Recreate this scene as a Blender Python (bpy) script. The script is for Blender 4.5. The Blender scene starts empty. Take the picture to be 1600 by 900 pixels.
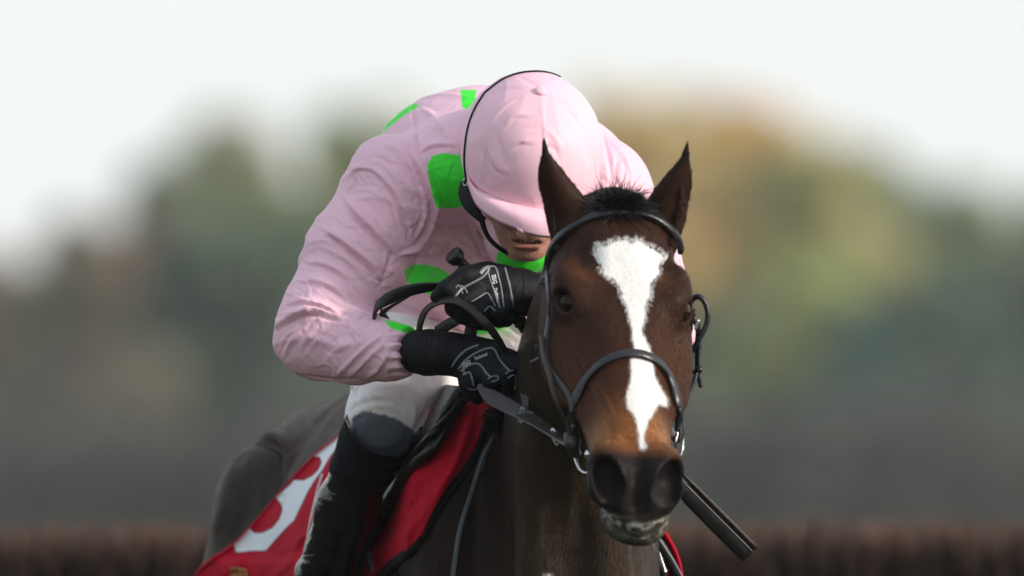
import bpy, bmesh, math, random
import numpy as np
from mathutils import Vector, Matrix
from mathutils.bvhtree import BVHTree

# ---------------------------------------------------------------- camera, sky, sun, exposure
scene = bpy.context.scene
CAM = np.array([0.0, -26.7, 1.35]); TGT = np.array([0.0, 0.0, 1.8])
cd = bpy.data.cameras.new('camera'); cam = bpy.data.objects.new('camera', cd)
scene.collection.objects.link(cam); scene.camera = cam
cam.location = CAM.tolist()
cam.rotation_euler = Vector((TGT - CAM).tolist()).to_track_quat('-Z', 'Y').to_euler()
cd.lens = 600; cd.sensor_width = 36; cd.clip_start = 0.5; cd.clip_end = 5000
cd.dof.use_dof = True; cd.dof.focus_distance = 27.5; cd.dof.aperture_fstop = 4.5

SUN_EL, SUN_AZ = math.radians(21), math.radians(68)     # azimuth from -Y (behind the camera) towards +X (picture right)
world = bpy.data.worlds.new('World'); scene.world = world; world.use_nodes = True
wn = world.node_tree; bg = wn.nodes['Background']
sky = wn.nodes.new('ShaderNodeTexSky'); sky.sky_type = 'NISHITA'; sky.sun_disc = False
sky.sun_elevation = SUN_EL; sky.air_density = 1.0; sky.dust_density = 4.0; sky.ozone_density = 2.0
sdir = Vector((math.sin(SUN_AZ) * math.cos(SUN_EL), -math.cos(SUN_AZ) * math.cos(SUN_EL), math.sin(SUN_EL)))
sky.sun_rotation = math.atan2(sdir.x, sdir.y)
# thin even cloud over the whole sky, whitening it
cl = wn.nodes.new('ShaderNodeMix'); cl.data_type = 'RGBA'; cl.inputs[0].default_value = 0.72
wn.links.new(sky.outputs[0], cl.inputs[6]); 
geo = wn.nodes.new('ShaderNodeNewGeometry'); sx = wn.nodes.new('ShaderNodeSeparateXYZ'); wn.links.new(geo.outputs['Incoming'], sx.inputs[0])
el = wn.nodes.new('ShaderNodeMapRange'); wn.links.new(sx.outputs['Z'], el.inputs[0]); el.inputs[1].default_value = -.04; el.inputs[2].default_value = -.75; el.interpolation_type = 'SMOOTHSTEP'
cg = wn.nodes.new('ShaderNodeMix'); cg.data_type = 'RGBA'; wn.links.new(el.outputs[0], cg.inputs[0])
cg.inputs[6].default_value = (12.9, 13.3, 13.1, 1); cg.inputs[7].default_value = (8.4, 9.5, 10.8, 1); wn.links.new(cg.outputs[2], cl.inputs[7])
wn.links.new(cl.outputs[2], bg.inputs[0]); bg.inputs[1].default_value = 0.09
sl = bpy.data.lights.new('sun', 'SUN'); sun = bpy.data.objects.new('sun', sl); scene.collection.objects.link(sun)
sl.energy = 3.6; sl.angle = math.radians(6); sl.color = (1.0, 0.88, 0.76)
sun.rotation_euler = (-sdir).to_track_quat('-Z', 'Y').to_euler()
scene.view_settings.view_transform = 'Standard'; scene.view_settings.look = 'None'
scene.view_settings.exposure = 0.17; scene.view_settings.gamma = 1.0
scene.cycles.max_bounces = 6; scene.cycles.use_denoising = True

# ---------------------------------------------------------------- placing helpers
FWD = (TGT - CAM) / np.linalg.norm(TGT - CAM)
RGT = np.array([1.0, 0, 0]); UPV = np.cross(RGT, FWD)
KPX = 36 / 600 / 1600
def ray(px, py):
    d = FWD + RGT * (px - 800) * KPX + UPV * (450 - py) * KPX
    return d
def W(px, py, Y):
    """world point seen at photo pixel (px, py) lying in the plane y = Y"""
    d = ray(px, py); return CAM + d * ((Y - CAM[1]) / d[1])
def proj(P):
    q = P - CAM; f = q @ FWD
    return np.stack([800 + (q @ RGT) / f / KPX, 450 - (q @ UPV) / f / KPX], -1)

# ---------------------------------------------------------------- noise
_rs = np.random.RandomState(7); _LAT = _rs.rand(64, 64, 64).astype(np.float32)
def noise(P, f=1.0, seed=0):
    q = P * f + seed * 17.31; i = np.floor(q).astype(np.int64); t = (q - i).astype(np.float32); t = t * t * (3 - 2 * t)
    i &= 63; j = (i + 1) & 63; x, y, z = i.T; X, Y, Z = j.T; a, b, c = t.T
    L = _LAT
    return ((L[x, y, z] * (1 - a) + L[X, y, z] * a) * (1 - b) + (L[x, Y, z] * (1 - a) + L[X, Y, z] * a) * b) * (1 - c) + \
           ((L[x, y, Z] * (1 - a) + L[X, y, Z] * a) * (1 - b) + (L[x, Y, Z] * (1 - a) + L[X, Y, Z] * a) * b) * c
def fbm(P, f=1.0, seed=0, n=3):
    s = 0; a = 0.5; tot = 0
    for k in range(n):
        s = s + a * noise(P, f * 2 ** k, seed + k); tot += a; a *= 0.5
    return s / tot

# ---------------------------------------------------------------- signed-distance modelling
def sstep(x): x = np.clip(x, 0, 1); return x * x * (3 - 2 * x)
def smin(a, b, k):
    if k <= 0: return np.minimum(a, b)
    h = np.maximum(k - np.abs(a - b), 0) / k
    return np.minimum(a, b) - h * h * k * 0.25
def nrm(v): v = np.asarray(v, float); return v / np.linalg.norm(v)
class SDF:
    def __init__(s): s.ops = []
    def add(s, fn, c, R, k=0.01, sub=False): s.ops.append((fn, np.asarray(c, float), R, k, sub)); return s
    def ell(s, c, r, R=None, k=0.01, sub=False):
        c = np.asarray(c, float); r = np.asarray(r, float); R = np.eye(3) if R is None else np.asarray(R)   # rows = local axes
        def fn(P):
            q = (P - c) @ R.T; k0 = np.linalg.norm(q / r, axis=1); k1 = np.linalg.norm(q / (r * r), axis=1) + 1e-9
            return k0 * (k0 - 1) / k1
        return s.add(fn, c, r.max(), k, sub)
    def cone(s, a, b, ra, rb, k=0.01, sub=False):
        a = np.asarray(a, float); b = np.asarray(b, float); d = b - a; L2 = d @ d
        def fn(P):
            t = np.clip(((P - a) @ d) / L2, 0, 1); return np.linalg.norm(P - a - t[:, None] * d, axis=1) - (ra + (rb - ra) * t)
        return s.add(fn, (a + b) / 2, L2 ** .5 / 2 + max(ra, rb), k, sub)
    def chain(s, pts, rad, k=0.01, kj=None, sub=False):
        for i in range(len(pts) - 1):
            s.cone(pts[i], pts[i + 1], rad[i], rad[i + 1], k if i == 0 or kj is None else kj, sub)
        return s
    def limb(s, pts, r1, r2, side, k=0.02, sub=False):
        """swept elliptic section: r1 along 'side', r2 across it; smooth along the polyline"""
        pts = spline(np.asarray(pts, float), 3); n = len(pts); tt = np.linspace(0, 1, n)
        r1 = np.interp(tt, np.linspace(0, 1, len(r1)), r1); r2 = np.interp(tt, np.linspace(0, 1, len(r2)), r2)
        side = nrm(side)
        def fn(P):
            best = np.full(len(P), 1e9); 
            for i in range(n - 1):
                a = pts[i]; d = pts[i + 1] - a; L2 = d @ d; t = np.clip(((P - a) @ d) / L2, 0, 1)
                q = P - a - t[:, None] * d; u = side - (side @ d) * d / L2; u = u / np.linalg.norm(u); v = nrm(np.cross(u, d))
                ra = r1[i] + (r1[i + 1] - r1[i]) * t; rb = r2[i] + (r2[i + 1] - r2[i]) * t
                x = q @ u; y = q @ v; w = q @ (d / L2 ** .5)
                k0 = np.sqrt((x / ra) ** 2 + (y / rb) ** 2 + (w / np.minimum(ra, rb)) ** 2)
                k1 = np.sqrt((x / ra ** 2) ** 2 + (y / rb ** 2) ** 2 + (w / np.minimum(ra, rb) ** 2) ** 2) + 1e-9
                best = np.minimum(best, k0 * (k0 - 1) / k1)
            return best
        c = pts.mean(0); return s.add(fn, c, np.linalg.norm(pts - c, axis=1).max() + max(r1.max(), r2.max()), k, sub)
    def __call__(s, P):
        lo, hi = P.min(0), P.max(0); d = np.full(len(P), 0.5)
        for fn, c, R, k, sub in s.ops:
            g = np.linalg.norm(np.maximum(np.maximum(lo - c, c - hi), 0))
            if g > R + k + 0.06: continue
            e = fn(P)
            d = -smin(-d, e, k) if sub else smin(d, e, k)
        return d

def spline(p, n=8, closed=False):
    p = np.asarray(p, float)
    if closed: q = np.vstack([p[-1:], p, p[:2]])
    else: q = np.vstack([2 * p[0] - p[1], p, 2 * p[-1] - p[-2]])
    out = []
    m = len(q) - 3
    for i in range(m):
        a, b, c, d = q[i:i + 4]
        for j in range(n):
            t = j / n
            out.append(0.5 * ((2 * b) + (c - a) * t + (2 * a - 5 * b + 4 * c - d) * t * t + (3 * b - a - 3 * c + d) * t ** 3))
    if not closed: out.append(p[-1])
    return np.array(out)

def grade(segs):
    """graded grid coordinates: [(x0, x1, step), ...]"""
    out = [segs[0][0]]
    for x0, x1, h in segs:
        n = max(1, int(round((x1 - x0) / h))); out += list(np.linspace(x0, x1, n + 1)[1:])
    return np.array(out)

def surface_nets(f, xs, ys, zs, B=8, smooth=2):
    n = [len(xs), len(ys), len(zs)]; D = np.full(n, 0.5, np.float32)
    G = [xs, ys, zs]
    cx = [[(i, min(i + B + 1, m)) for i in range(0, m - 1, B)] for m in n]
    cen = []; blk = []
    for a in cx[0]:
        for b in cx[1]:
            for c in cx[2]:
                lo = np.array([xs[a[0]], ys[b[0]], zs[c[0]]]); hi = np.array([xs[a[1] - 1], ys[b[1] - 1], zs[c[1] - 1]])
                cen.append((lo + hi) / 2); blk.append((a, b, c, np.linalg.norm(hi - lo) / 2))
    cen = np.array(cen); 
    d = np.empty(len(cen)); S = 64
    for i in range(0, len(cen), S): d[i:i + S] = f(cen[i:i + S])
    for (a, b, c, r), dd in zip(blk, d):
        if abs(dd) > r * 1.5 + 0.012:
            D[a[0]:a[1], b[0]:b[1], c[0]:c[1]] = dd; 
    for (a, b, c, r), dd in zip(blk, d):
        if abs(dd) > r * 1.5 + 0.012: continue
        X, Y, Z = np.meshgrid(xs[a[0]:a[1]], ys[b[0]:b[1]], zs[c[0]:c[1]], indexing='ij')
        D[a[0]:a[1], b[0]:b[1], c[0]:c[1]] = f(np.stack([X.ravel(), Y.ravel(), Z.ravel()], -1)).reshape(X.shape)
    I = D < 0
    s = I[:-1, :-1, :-1].astype(np.int8)
    for o in ((1,0,0),(0,1,0),(0,0,1),(1,1,0),(1,0,1),(0,1,1),(1,1,1)):
        s = s + I[o[0]:n[0]-1+o[0], o[1]:n[1]-1+o[1], o[2]:n[2]-1+o[2]]
    cell = np.argwhere((s > 0) & (s < 8)); idx = np.full(s.shape, -1, np.int64); idx[tuple(cell.T)] = np.arange(len(cell))
    V = np.zeros((len(cell), 3)); cnt = np.zeros(len(cell))
    for ax in range(3):
        o1, o2 = [k for k in range(3) if k != ax]
        for u in (0, 1):
            for v in (0, 1):
                p = cell.copy(); p[:, o1] += u; p[:, o2] += v; q = p.copy(); q[:, ax] += 1
                a = D[tuple(p.T)]; b = D[tuple(q.T)]; m = (a < 0) != (b < 0)
                t = np.where(m, a / (a - b + 1e-20), 0)
                X = np.empty((len(cell), 3))
                for k in range(3): X[:, k] = G[k][p[:, k]]
                X[:, ax] = G[ax][p[:, ax]] * (1 - t) + G[ax][q[:, ax]] * t
                V[m] += X[m]; cnt[m] += 1
    V /= cnt[:, None]
    F = []
    for ax in range(3):
        o1, o2 = (ax + 1) % 3, (ax + 2) % 3
        sl0 = [slice(None)] * 3; sl1 = [slice(None)] * 3; sl0[ax] = slice(0, -1); sl1[ax] = slice(1, None)
        A = I[tuple(sl0)]; Bv = I[tuple(sl1)]; e = np.argwhere(A != Bv)
        e = e[(e[:, o1] > 0) & (e[:, o2] > 0) & (e[:, o1] < n[o1] - 1) & (e[:, o2] < n[o2] - 1)]
        fl = A[tuple(e.T)]
        c = []
        for du, dv in ((1, 1), (0, 1), (0, 0), (1, 0)):
            w = e.copy(); w[:, o1] -= du; w[:, o2] -= dv; c.append(idx[tuple(w.T)])
        q = np.stack(c, -1); q[~fl] = q[~fl][:, ::-1]; F.append(q)
    F = np.vstack(F); F = F[(F >= 0).all(1)]
    E = np.vstack([F[:, [0, 1]], F[:, [1, 2]], F[:, [2, 3]], F[:, [3, 0]]])
    for _ in range(smooth):
        S = np.zeros_like(V); C = np.zeros(len(V))
        for k in range(3): S[:, k] = np.bincount(E[:, 0], V[E[:, 1], k], len(V)) + np.bincount(E[:, 1], V[E[:, 0], k], len(V))
        C = np.bincount(E[:, 0], minlength=len(V)) + np.bincount(E[:, 1], minlength=len(V))
        V = V * .5 + .5 * S / C[:, None]
    return V, F
def normals(V, F):
    a = np.cross(V[F[:, 2]] - V[F[:, 0]], V[F[:, 3]] - V[F[:, 1]]); N = np.zeros_like(V)
    for c in range(4):
        for k in range(3): N[:, k] += np.bincount(F[:, c], a[:, k], len(V))
    return N / (np.linalg.norm(N, axis=1)[:, None] + 1e-12)

# ---------------------------------------------------------------- objects
def link(o, parent=None):
    scene.collection.objects.link(o)
    if parent is not None:
        o.parent = parent; bpy.context.view_layer.update() if False else None
        o.matrix_parent_inverse = Matrix.Translation(parent.location).inverted() if parent.type == 'EMPTY' else Matrix.Identity(4)
    return o
def tag(o, label=None, cat=None, group=None, kind=None):
    if label: o['label'] = label
    if cat: o['category'] = cat
    if group: o['group'] = group
    if kind: o['kind'] = kind
    return o
def thing(name, loc, label, cat, group=None):
    o = bpy.data.objects.new(name, None); o.location = [float(x) for x in loc]; o.empty_display_size = .1
    scene.collection.objects.link(o); return tag(o, label, cat, group)
def mesh(name, V, F, mat, parent=None, smooth=True, cols=None, fl=None):
    me = bpy.data.meshes.new(name); V = np.asarray(V, np.float32)
    if isinstance(F, np.ndarray):
        me.vertices.add(len(V)); me.vertices.foreach_set('co', V.ravel()); k = F.shape[1]
        me.loops.add(F.size); me.loops.foreach_set('vertex_index', F.ravel().astype(np.int32))
        me.polygons.add(len(F)); me.polygons.foreach_set('loop_start', np.arange(0, F.size, k, dtype=np.int32))
        me.update(calc_edges=True); me.validate()
    else: me.from_pydata(V.tolist(), [], F)
    if smooth: me.polygons.foreach_set('use_smooth', np.ones(len(me.polygons), bool))
    if cols is not None:
        at = me.attributes.new('tint', 'FLOAT_COLOR', 'POINT'); c = np.ones((len(V), 4), np.float32); c[:, :3] = cols; at.data.foreach_set('color', c.ravel())
    for nm, a in (fl or {}).items():
        at = me.attributes.new(nm, 'FLOAT', 'POINT'); at.data.foreach_set('value', np.asarray(a, np.float32))
    me.materials.append(mat); o = bpy.data.objects.new(name, me); return link(o, parent)
def bvh(V, F): return BVHTree.FromPolygons([Vector(v) for v in np.asarray(V).tolist()], np.asarray(F).tolist())
def drape(bv, px, py, off=0.0, start=10.0):
    d = Vector(ray(px, py).tolist()).normalized(); o = Vector(CAM.tolist()) + d * start
    h = bv.ray_cast(o, d)
    if h[0] is None: return None, None
    n = h[1]; n = -n if n.dot(d) > 0 else n
    return np.array(h[0] + n * off), np.array(n)
def snap(bv, p, off):
    h = bv.find_nearest(Vector(list(p))); return np.array(h[0] + h[1] * off), np.array(h[1])

def strap(name, pts, nor, w, t, mat, parent=None, closed=False, n=6, tw=None, build=True):
    """a leather strap: rounded rectangular section, width w (scalar or list) across, thickness t along nor"""
    P = spline(pts, n, closed); N = spline(nor, n, closed); m = len(P)
    T = np.roll(P, -1, 0) - np.roll(P, 1, 0) if closed else np.gradient(P, axis=0)
    T /= np.linalg.norm(T, axis=1)[:, None] + 1e-12
    N = N - (N * T).sum(1)[:, None] * T; N /= np.linalg.norm(N, axis=1)[:, None] + 1e-12; S = np.cross(T, N)
    ww = np.interp(np.linspace(0, 1, m), np.linspace(0, 1, len(w)), w) if hasattr(w, '__len__') else np.full(m, w)
    sec = [(-.5, -.1), (-.46, .3), (-.36, .5), (0, .56), (.36, .5), (.46, .3), (.5, -.1), (.46, -.4), (.3, -.5), (-.3, -.5), (-.46, -.4)]
    V = np.concatenate([P[:, None] + S[:, None] * ww[:, None, None] * sx + N[:, None] * t * sy for sx, sy in sec], 1)
    k = len(sec); F = []
    R = m if closed else m - 1
    for i in range(R):
        for j in range(k): F.append((i * k + j, i * k + (j + 1) % k, ((i + 1) % m) * k + (j + 1) % k, ((i + 1) % m) * k + j))
    if not closed: F += [tuple(range(k))[::-1], tuple((m - 1) * k + j for j in range(k))]
    V = V.reshape(-1, 3)
    if not build: return V, F
    return mesh(name, V, F, mat, parent)
def tube(name, pts, r, mat, parent=None, closed=False, n=6, k=10, build=True):
    P = spline(pts, n, closed); m = len(P); rr = np.interp(np.linspace(0, 1, m), np.linspace(0, 1, len(r)), r) if hasattr(r, '__len__') else np.full(m, r)
    T = np.roll(P, -1, 0) - np.roll(P, 1, 0) if closed else np.gradient(P, axis=0); T /= np.linalg.norm(T, axis=1)[:, None] + 1e-12
    u = nrm(np.cross(T[0], [0.3, 0.5, 0.81])); V = []
    for i in range(m):
        u = nrm(u - (u @ T[i]) * T[i]); v = np.cross(T[i], u)
        for j in range(k): a = 2 * math.pi * j / k; V.append(P[i] + rr[i] * (math.cos(a) * u + math.sin(a) * v))
    F = [(i * k + j, i * k + (j + 1) % k, ((i + 1) % m) * k + (j + 1) % k, ((i + 1) % m) * k + j) for i in range(m if closed else m - 1) for j in range(k)]
    if not closed: F += [tuple(range(k))[::-1], tuple((m - 1) * k + j for j in range(k))]
    if not build: return np.array(V), F
    return mesh(name, np.array(V), F, mat, parent)
def join(parts):
    V = []; F = []; o = 0
    for v, f in parts:
        V.append(np.asarray(v)); F += [tuple(int(i) + o for i in q) for q in f]; o += len(v)
    return np.vstack(V), F

def poly_sd(q, poly):
    """signed distance (negative inside) from 2-d points q to a closed polygon"""
    poly = np.asarray(poly, float); d = np.full(len(q), 1e9); ins = np.zeros(len(q), bool); m = len(poly)
    for i in range(m):
        a = poly[i]; b = poly[(i + 1) % m]; e = b - a; w = q - a
        t = np.clip((w @ e) / (e @ e), 0, 1); dd = ((w - t[:, None] * e) ** 2).sum(1); d = np.minimum(d, dd)
        c = (a[1] > q[:, 1]) != (b[1] > q[:, 1]); xx = a[0] + (q[:, 1] - a[1]) * e[0] / (e[1] if e[1] else 1e-9); ins ^= c & (q[:, 0] < xx)
    d = np.sqrt(d); return np.where(ins, -d, d)
def line_d(q, pl):
    """distance, signed side and parameter 0..1 of 2-d points to a polyline"""
    pl = np.asarray(pl, float); best = np.full(len(q), 1e9); side = np.zeros(len(q)); par = np.zeros(len(q))
    L = np.r_[0, np.cumsum(np.linalg.norm(np.diff(pl, axis=0), axis=1))]
    for i in range(len(pl) - 1):
        a = pl[i]; e = pl[i + 1] - a; l2 = e @ e; w = q - a; t = np.clip((w @ e) / l2, 0, 1); r = w - t[:, None] * e; d = np.sqrt((r ** 2).sum(1))
        m = d < best; best[m] = d[m]; side[m] = np.sign(e[0] * r[m, 1] - e[1] * r[m, 0]); par[m] = (L[i] + t[m] * l2 ** .5) / L[-1]
    return best, side, par
def fold(V, N, lines, gate=0.05):
    """press traced cloth folds into the camera side of a garment; lines = [(pixel polyline, width px, height mm, kind)]"""
    q = proj(V); d0 = np.zeros(len(V)); vis = sstep((-(N[:, 1]) - gate) / 0.3)
    for pl, w, h, kind in lines:
        pl = spline(np.asarray(pl, float), 5); lo = pl.min(0) - 4 * w; hi = pl.max(0) + 4 * w
        m = np.where(((q > lo) & (q < hi)).all(1) & (vis > 0))[0]
        if not len(m): continue
        d, s, t = line_d(q[m], pl); env = np.sqrt(np.clip(np.sin(np.pi * np.clip(t * .96 + .02, 0, 1)), 0, 1)) * np.exp(-np.maximum(0, 0) * d)
        sd = d * s
        if kind == 'r': p = np.exp(-(d / w) ** 2)
        elif kind == 'v': p = -np.exp(-(d / w) ** 2)
        else:  # 'o': one layer overlapping the next: soft swell on one side, sharp step on the other
            p = np.where(sd < 0, np.exp(-(sd / (2.2 * w)) ** 2), np.exp(-(sd / (.45 * w)) ** 2)) - .55 * np.exp(-((sd - 1.1 * w) / (.7 * w)) ** 2)
        endc = np.exp(-np.maximum(0, d - 3 * w))
        d0[m] += h * .001 * p * env * endc * vis[m]
    return V + N * d0[:, None]

# ---------------------------------------------------------------- materials
def mat(name, col=(.5, .5, .5), rough=.5, spec=.5, metal=0.0, tint=None, noise_amt=0.0, noise_scale=30.0, bumps=(), sheen=0.0, coat=0.0, coat_r=.1,
        trans=0.0, emis=None, stretch=None, rough_var=0.0, extra=None):
    m = bpy.data.materials.new(name); m.use_nodes = True; nt = m.node_tree; b = nt.nodes['Principled BSDF']; L = nt.links.new
    b.inputs['Roughness'].default_value = rough; b.inputs['Specular IOR Level'].default_value = spec; b.inputs['Metallic'].default_value = metal
    b.inputs['Sheen Weight'].default_value = sheen; b.inputs['Sheen Roughness'].default_value = .4
    b.inputs['Coat Weight'].default_value = coat; b.inputs['Coat Roughness'].default_value = coat_r
    tc = nt.nodes.new('ShaderNodeTexCoord'); src = tc.outputs['Object']
    if tint:
        a = nt.nodes.new('ShaderNodeAttribute'); a.attribute_name = tint; c = a.outputs['Color']
    else:
        r = nt.nodes.new('ShaderNodeRGB'); r.outputs[0].default_value = (*col, 1); c = r.outputs[0]
    if noise_amt:
        n = nt.nodes.new('ShaderNodeTexNoise'); n.inputs['Scale'].default_value = noise_scale; n.inputs['Detail'].default_value = 5
        mp = nt.nodes.new('ShaderNodeMapping'); L(src, mp.inputs[0]); mp.inputs['Scale'].default_value = stretch or (1, 1, 1); L(mp.outputs[0], n.inputs['Vector'])
        mr = nt.nodes.new('ShaderNodeMapRange'); L(n.outputs[0], mr.inputs[0]); mr.inputs[1].default_value = .25; mr.inputs[2].default_value = .75
        mr.inputs[3].default_value = 1 - noise_amt; mr.inputs[4].default_value = 1 + noise_amt
        mx = nt.nodes.new('ShaderNodeVectorMath'); mx.operation = 'SCALE'; L(c, mx.inputs[0]); L(mr.outputs[0], mx.inputs[3]); c = mx.outputs[0]
        if rough_var:
            rr = nt.nodes.new('ShaderNodeMapRange'); L(n.outputs[0], rr.inputs[0]); rr.inputs[1].default_value = .3; rr.inputs[2].default_value = .7
            rr.inputs[3].default_value = rough - rough_var; rr.inputs[4].default_value = rough + rough_var; L(rr.outputs[0], b.inputs['Roughness'])
    if extra: c = extra(nt, c, src, b)
    L(c, b.inputs['Base Color'])
    prev = None
    for (sc, dist, st, typ) in bumps:
        mp = nt.nodes.new('ShaderNodeMapping'); L(src, mp.inputs[0]); mp.inputs['Scale'].default_value = st or (1, 1, 1)
        if typ == 'n':
            t = nt.nodes.new('ShaderNodeTexNoise'); t.inputs['Scale'].default_value = sc; t.inputs['Detail'].default_value = 4; o = t.outputs[0]
        elif typ == 'd':   # crumpled, creased cloth
            t = nt.nodes.new('ShaderNodeTexNoise'); t.inputs['Scale'].default_value = sc; t.inputs['Detail'].default_value = 3; t.inputs['Distortion'].default_value = 1.2
            ab = nt.nodes.new('ShaderNodeMath'); ab.operation = 'SUBTRACT'; L(t.outputs[0], ab.inputs[0]); ab.inputs[1].default_value = .5
            a2 = nt.nodes.new('ShaderNodeMath'); a2.operation = 'ABSOLUTE'; L(ab.outputs[0], a2.inputs[0]); a3 = nt.nodes.new('ShaderNodeMath'); a3.operation = 'POWER'
            L(a2.outputs[0], a3.inputs[0]); a3.inputs[1].default_value = .6; o = a3.outputs[0]
        else:
            t = nt.nodes.new('ShaderNodeTexVoronoi'); t.inputs['Scale'].default_value = sc; o = t.outputs[0]
        L(mp.outputs[0], t.inputs['Vector'])
        bm = nt.nodes.new('ShaderNodeBump'); bm.inputs['Distance'].default_value = dist; bm.inputs['Strength'].default_value = 1.0; L(o, bm.inputs['Height'])
        if prev: L(prev, bm.inputs['Normal'])
        prev = bm.outputs[0]
    if prev: L(prev, b.inputs['Normal'])
    if trans:
        out = nt.nodes['Material Output']; tr = nt.nodes.new('ShaderNodeBsdfTranslucent'); L(c, tr.inputs[0])
        if prev: L(prev, tr.inputs['Normal'])
        ms = nt.nodes.new('ShaderNodeMixShader'); ms.inputs[0].default_value = trans; L(b.outputs[0], ms.inputs[1]); L(tr.outputs[0], ms.inputs[2]); L(ms.outputs[0], out.inputs[0])
    return m
# ---------------------------------------------------------------- horse: skull frame
HO = W(966, 330, 0.36)
hu = nrm([0.030, -0.36, -0.405]); hr = nrm([math.cos(math.radians(8)), math.sin(math.radians(8)), -math.tan(math.radians(2))])
hr = nrm(hr - (hr @ hu) * hu); hn = nrm(np.cross(hu, hr)); hn = hn if hn[2] > 0 else -hn
HR = np.array([hr, hu, hn])
def H(a, b, c): return HO + a * hr + b * hu + c * hn
def toH(P): return (P - HO) @ HR.T
TB = np.array([-.07, -.03, .02, .06, .10, .14, .18, .22, .26, .30, .34, .38, .42, .46, .50, .535, .565, .59])
TWd = np.array([.045, .085, .096, .100, .104, .107, .107, .106, .101, .092, .083, .075, .069, .064, .060, .054, .042, .015])
TT = np.array([-.045, -.010, .000, .003, .004, .003, .000, -.003, -.005, -.006, -.007, -.008, -.009, -.010, -.014, -.024, -.044, -.07])
TBt = np.array([-.12, -.17, -.20, -.215, -.225, -.232, -.235, -.23, -.215, -.195, -.175, -.158, -.145, -.135, -.128, -.122, -.11, -.09])
def skull(P):
    q = toH(P); a, b, c = q.T; w = np.interp(b, TB, TWd); t = np.interp(b, TB, TT); bo = np.interp(b, TB, TBt)
    cm = t - (t - bo) * .42; h1 = t - cm; h2 = cm - bo; up = c > cm; h = np.where(up, h1, h2)
    # flat face plane above, narrowing towards the jaw below
    ww = w * np.where(up, 1.0, 1 - .30 * np.clip((cm - c) / h2, 0, 1))
    e = np.where(up, 2.9 - .75 * sstep((b - .14) / .14), 2.3)
    ww = ww * np.where(up, 1 - (.10 + .18 * sstep((b - .16) / .16)) * np.clip((c - cm) / h1, 0, 1), 1)
    k = (np.abs(a / ww) ** e + np.abs((c - cm) / h) ** e) ** (1 / e)
    d = (k - 1) * np.minimum(ww, h) * .9
    return np.maximum(d, np.maximum(b - .59, -.07 - b))
horse = SDF()
horse.add(skull, H(0, .26, -.1), .42, .0)
for s in (-1, 1):
    horse.ell(H(s * .084, .140, -.024), (.026, .046, .024), HR, k=.035)            # brow ridge
    horse.ell(H(s * .088, .235, -.095), (.020, .10, .018), HR, k=.04)              # facial crest
    horse.ell(H(s * .074, .130, -.165), (.040, .105, .085), HR, k=.04)             # round cheek
    horse.ell(H(s * .066, .095, .006), (.018, .040, .022), HR, k=.03, sub=True)    # hollow above the eye
    horse.ell(H(s * .088, .33, -.035), (.022, .085, .020), HR, k=.04, sub=True)    # flat beside the nose bone
    # eyelids: opening cut for the eyeball
    ed = nrm(hr * s * (.62 if s < 0 else .80) + hn * (.64 if s < 0 else .50) + hu * .34); e2 = nrm(hu - (hu @ ed) * ed + .25 * hn); e2 = nrm(e2 - (e2 @ ed) * ed); e3 = np.cross(ed, e2); eR = np.array([ed, e2, e3])
    E0 = H(s * (.0755 if s < 0 else .0850), .166, -.041 if s < 0 else -.049)
    horse.ell(E0, (.0275, .0335, .0300), eR, k=.016)
    horse.ell(E0 + ed * .024, (.020, .0215, .0165), eR, k=.004, sub=True)
    up3 = e3 if e3 @ hn > 0 else -e3
    horse.chain([E0 + ed * .021 + e2 * -.020 + up3 * .003, E0 + ed * .025 + e2 * -.008 + up3 * .0145, E0 + ed * .025 + e2 * .008 + up3 * .0145, E0 + ed * .020 + e2 * .020 + up3 * .004], [.003, .0042, .0042, .003], k=.005)
    horse.chain([E0 + ed * .020 + e2 * -.018 - up3 * .006, E0 + ed * .022 + e2 * -.004 - up3 * .0165, E0 + ed * .021 + e2 * .012 - up3 * .013], [.0025, .003, .0025], k=.005)
    # nostrils: flared rim, hollow inside
    horse.ell(H(s * .043, .522, -.030), (.034, .048, .030), HR, k=.022)
    horse.ell(H(s * .045, .553, -.042), (.031, .030, .031), HR, k=.014)
    nR = np.array([nrm(hr + s * .25 * hu), nrm(hu - .5 * hn), nrm(np.cross(nrm(hr + s * .25 * hu), nrm(hu - .5 * hn)))])
    horse.ell(H(s * .047 + .002, .556, -.030), (.0235, .044, .026), nR, k=.008, sub=True)
    horse.ell(H(s * .036, .60, -.060), (.016, .03, .012), HR, k=.012, sub=True)
    horse.cone(H(s * .050, .50, -.088), H(s * .030, .575, -.100), .006, .004, k=.012, sub=True)  # mouth corner
horse.ell(H(.008, .560, -.082), (.053, .034, .040), HR, k=.02)      # upper lip
horse.ell(H(0, .590, -.045), (.010, .02, .022), HR, k=.02, sub=True)
horse.ell(H(.010, .572, -.104), (.037, .022, .030), HR, k=.016)
horse.ell(H(.012, .532, -.138), (.054, .052, .030), HR, k=.016)     # lower lip and chin
horse.ell(H(.008, .500, -.155), (.036, .035, .022), HR, k=.02)
horse.cone(H(-.045, .585, -.112), H(.045, .585, -.112), .0045, .0045, k=.008, sub=True)
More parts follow.
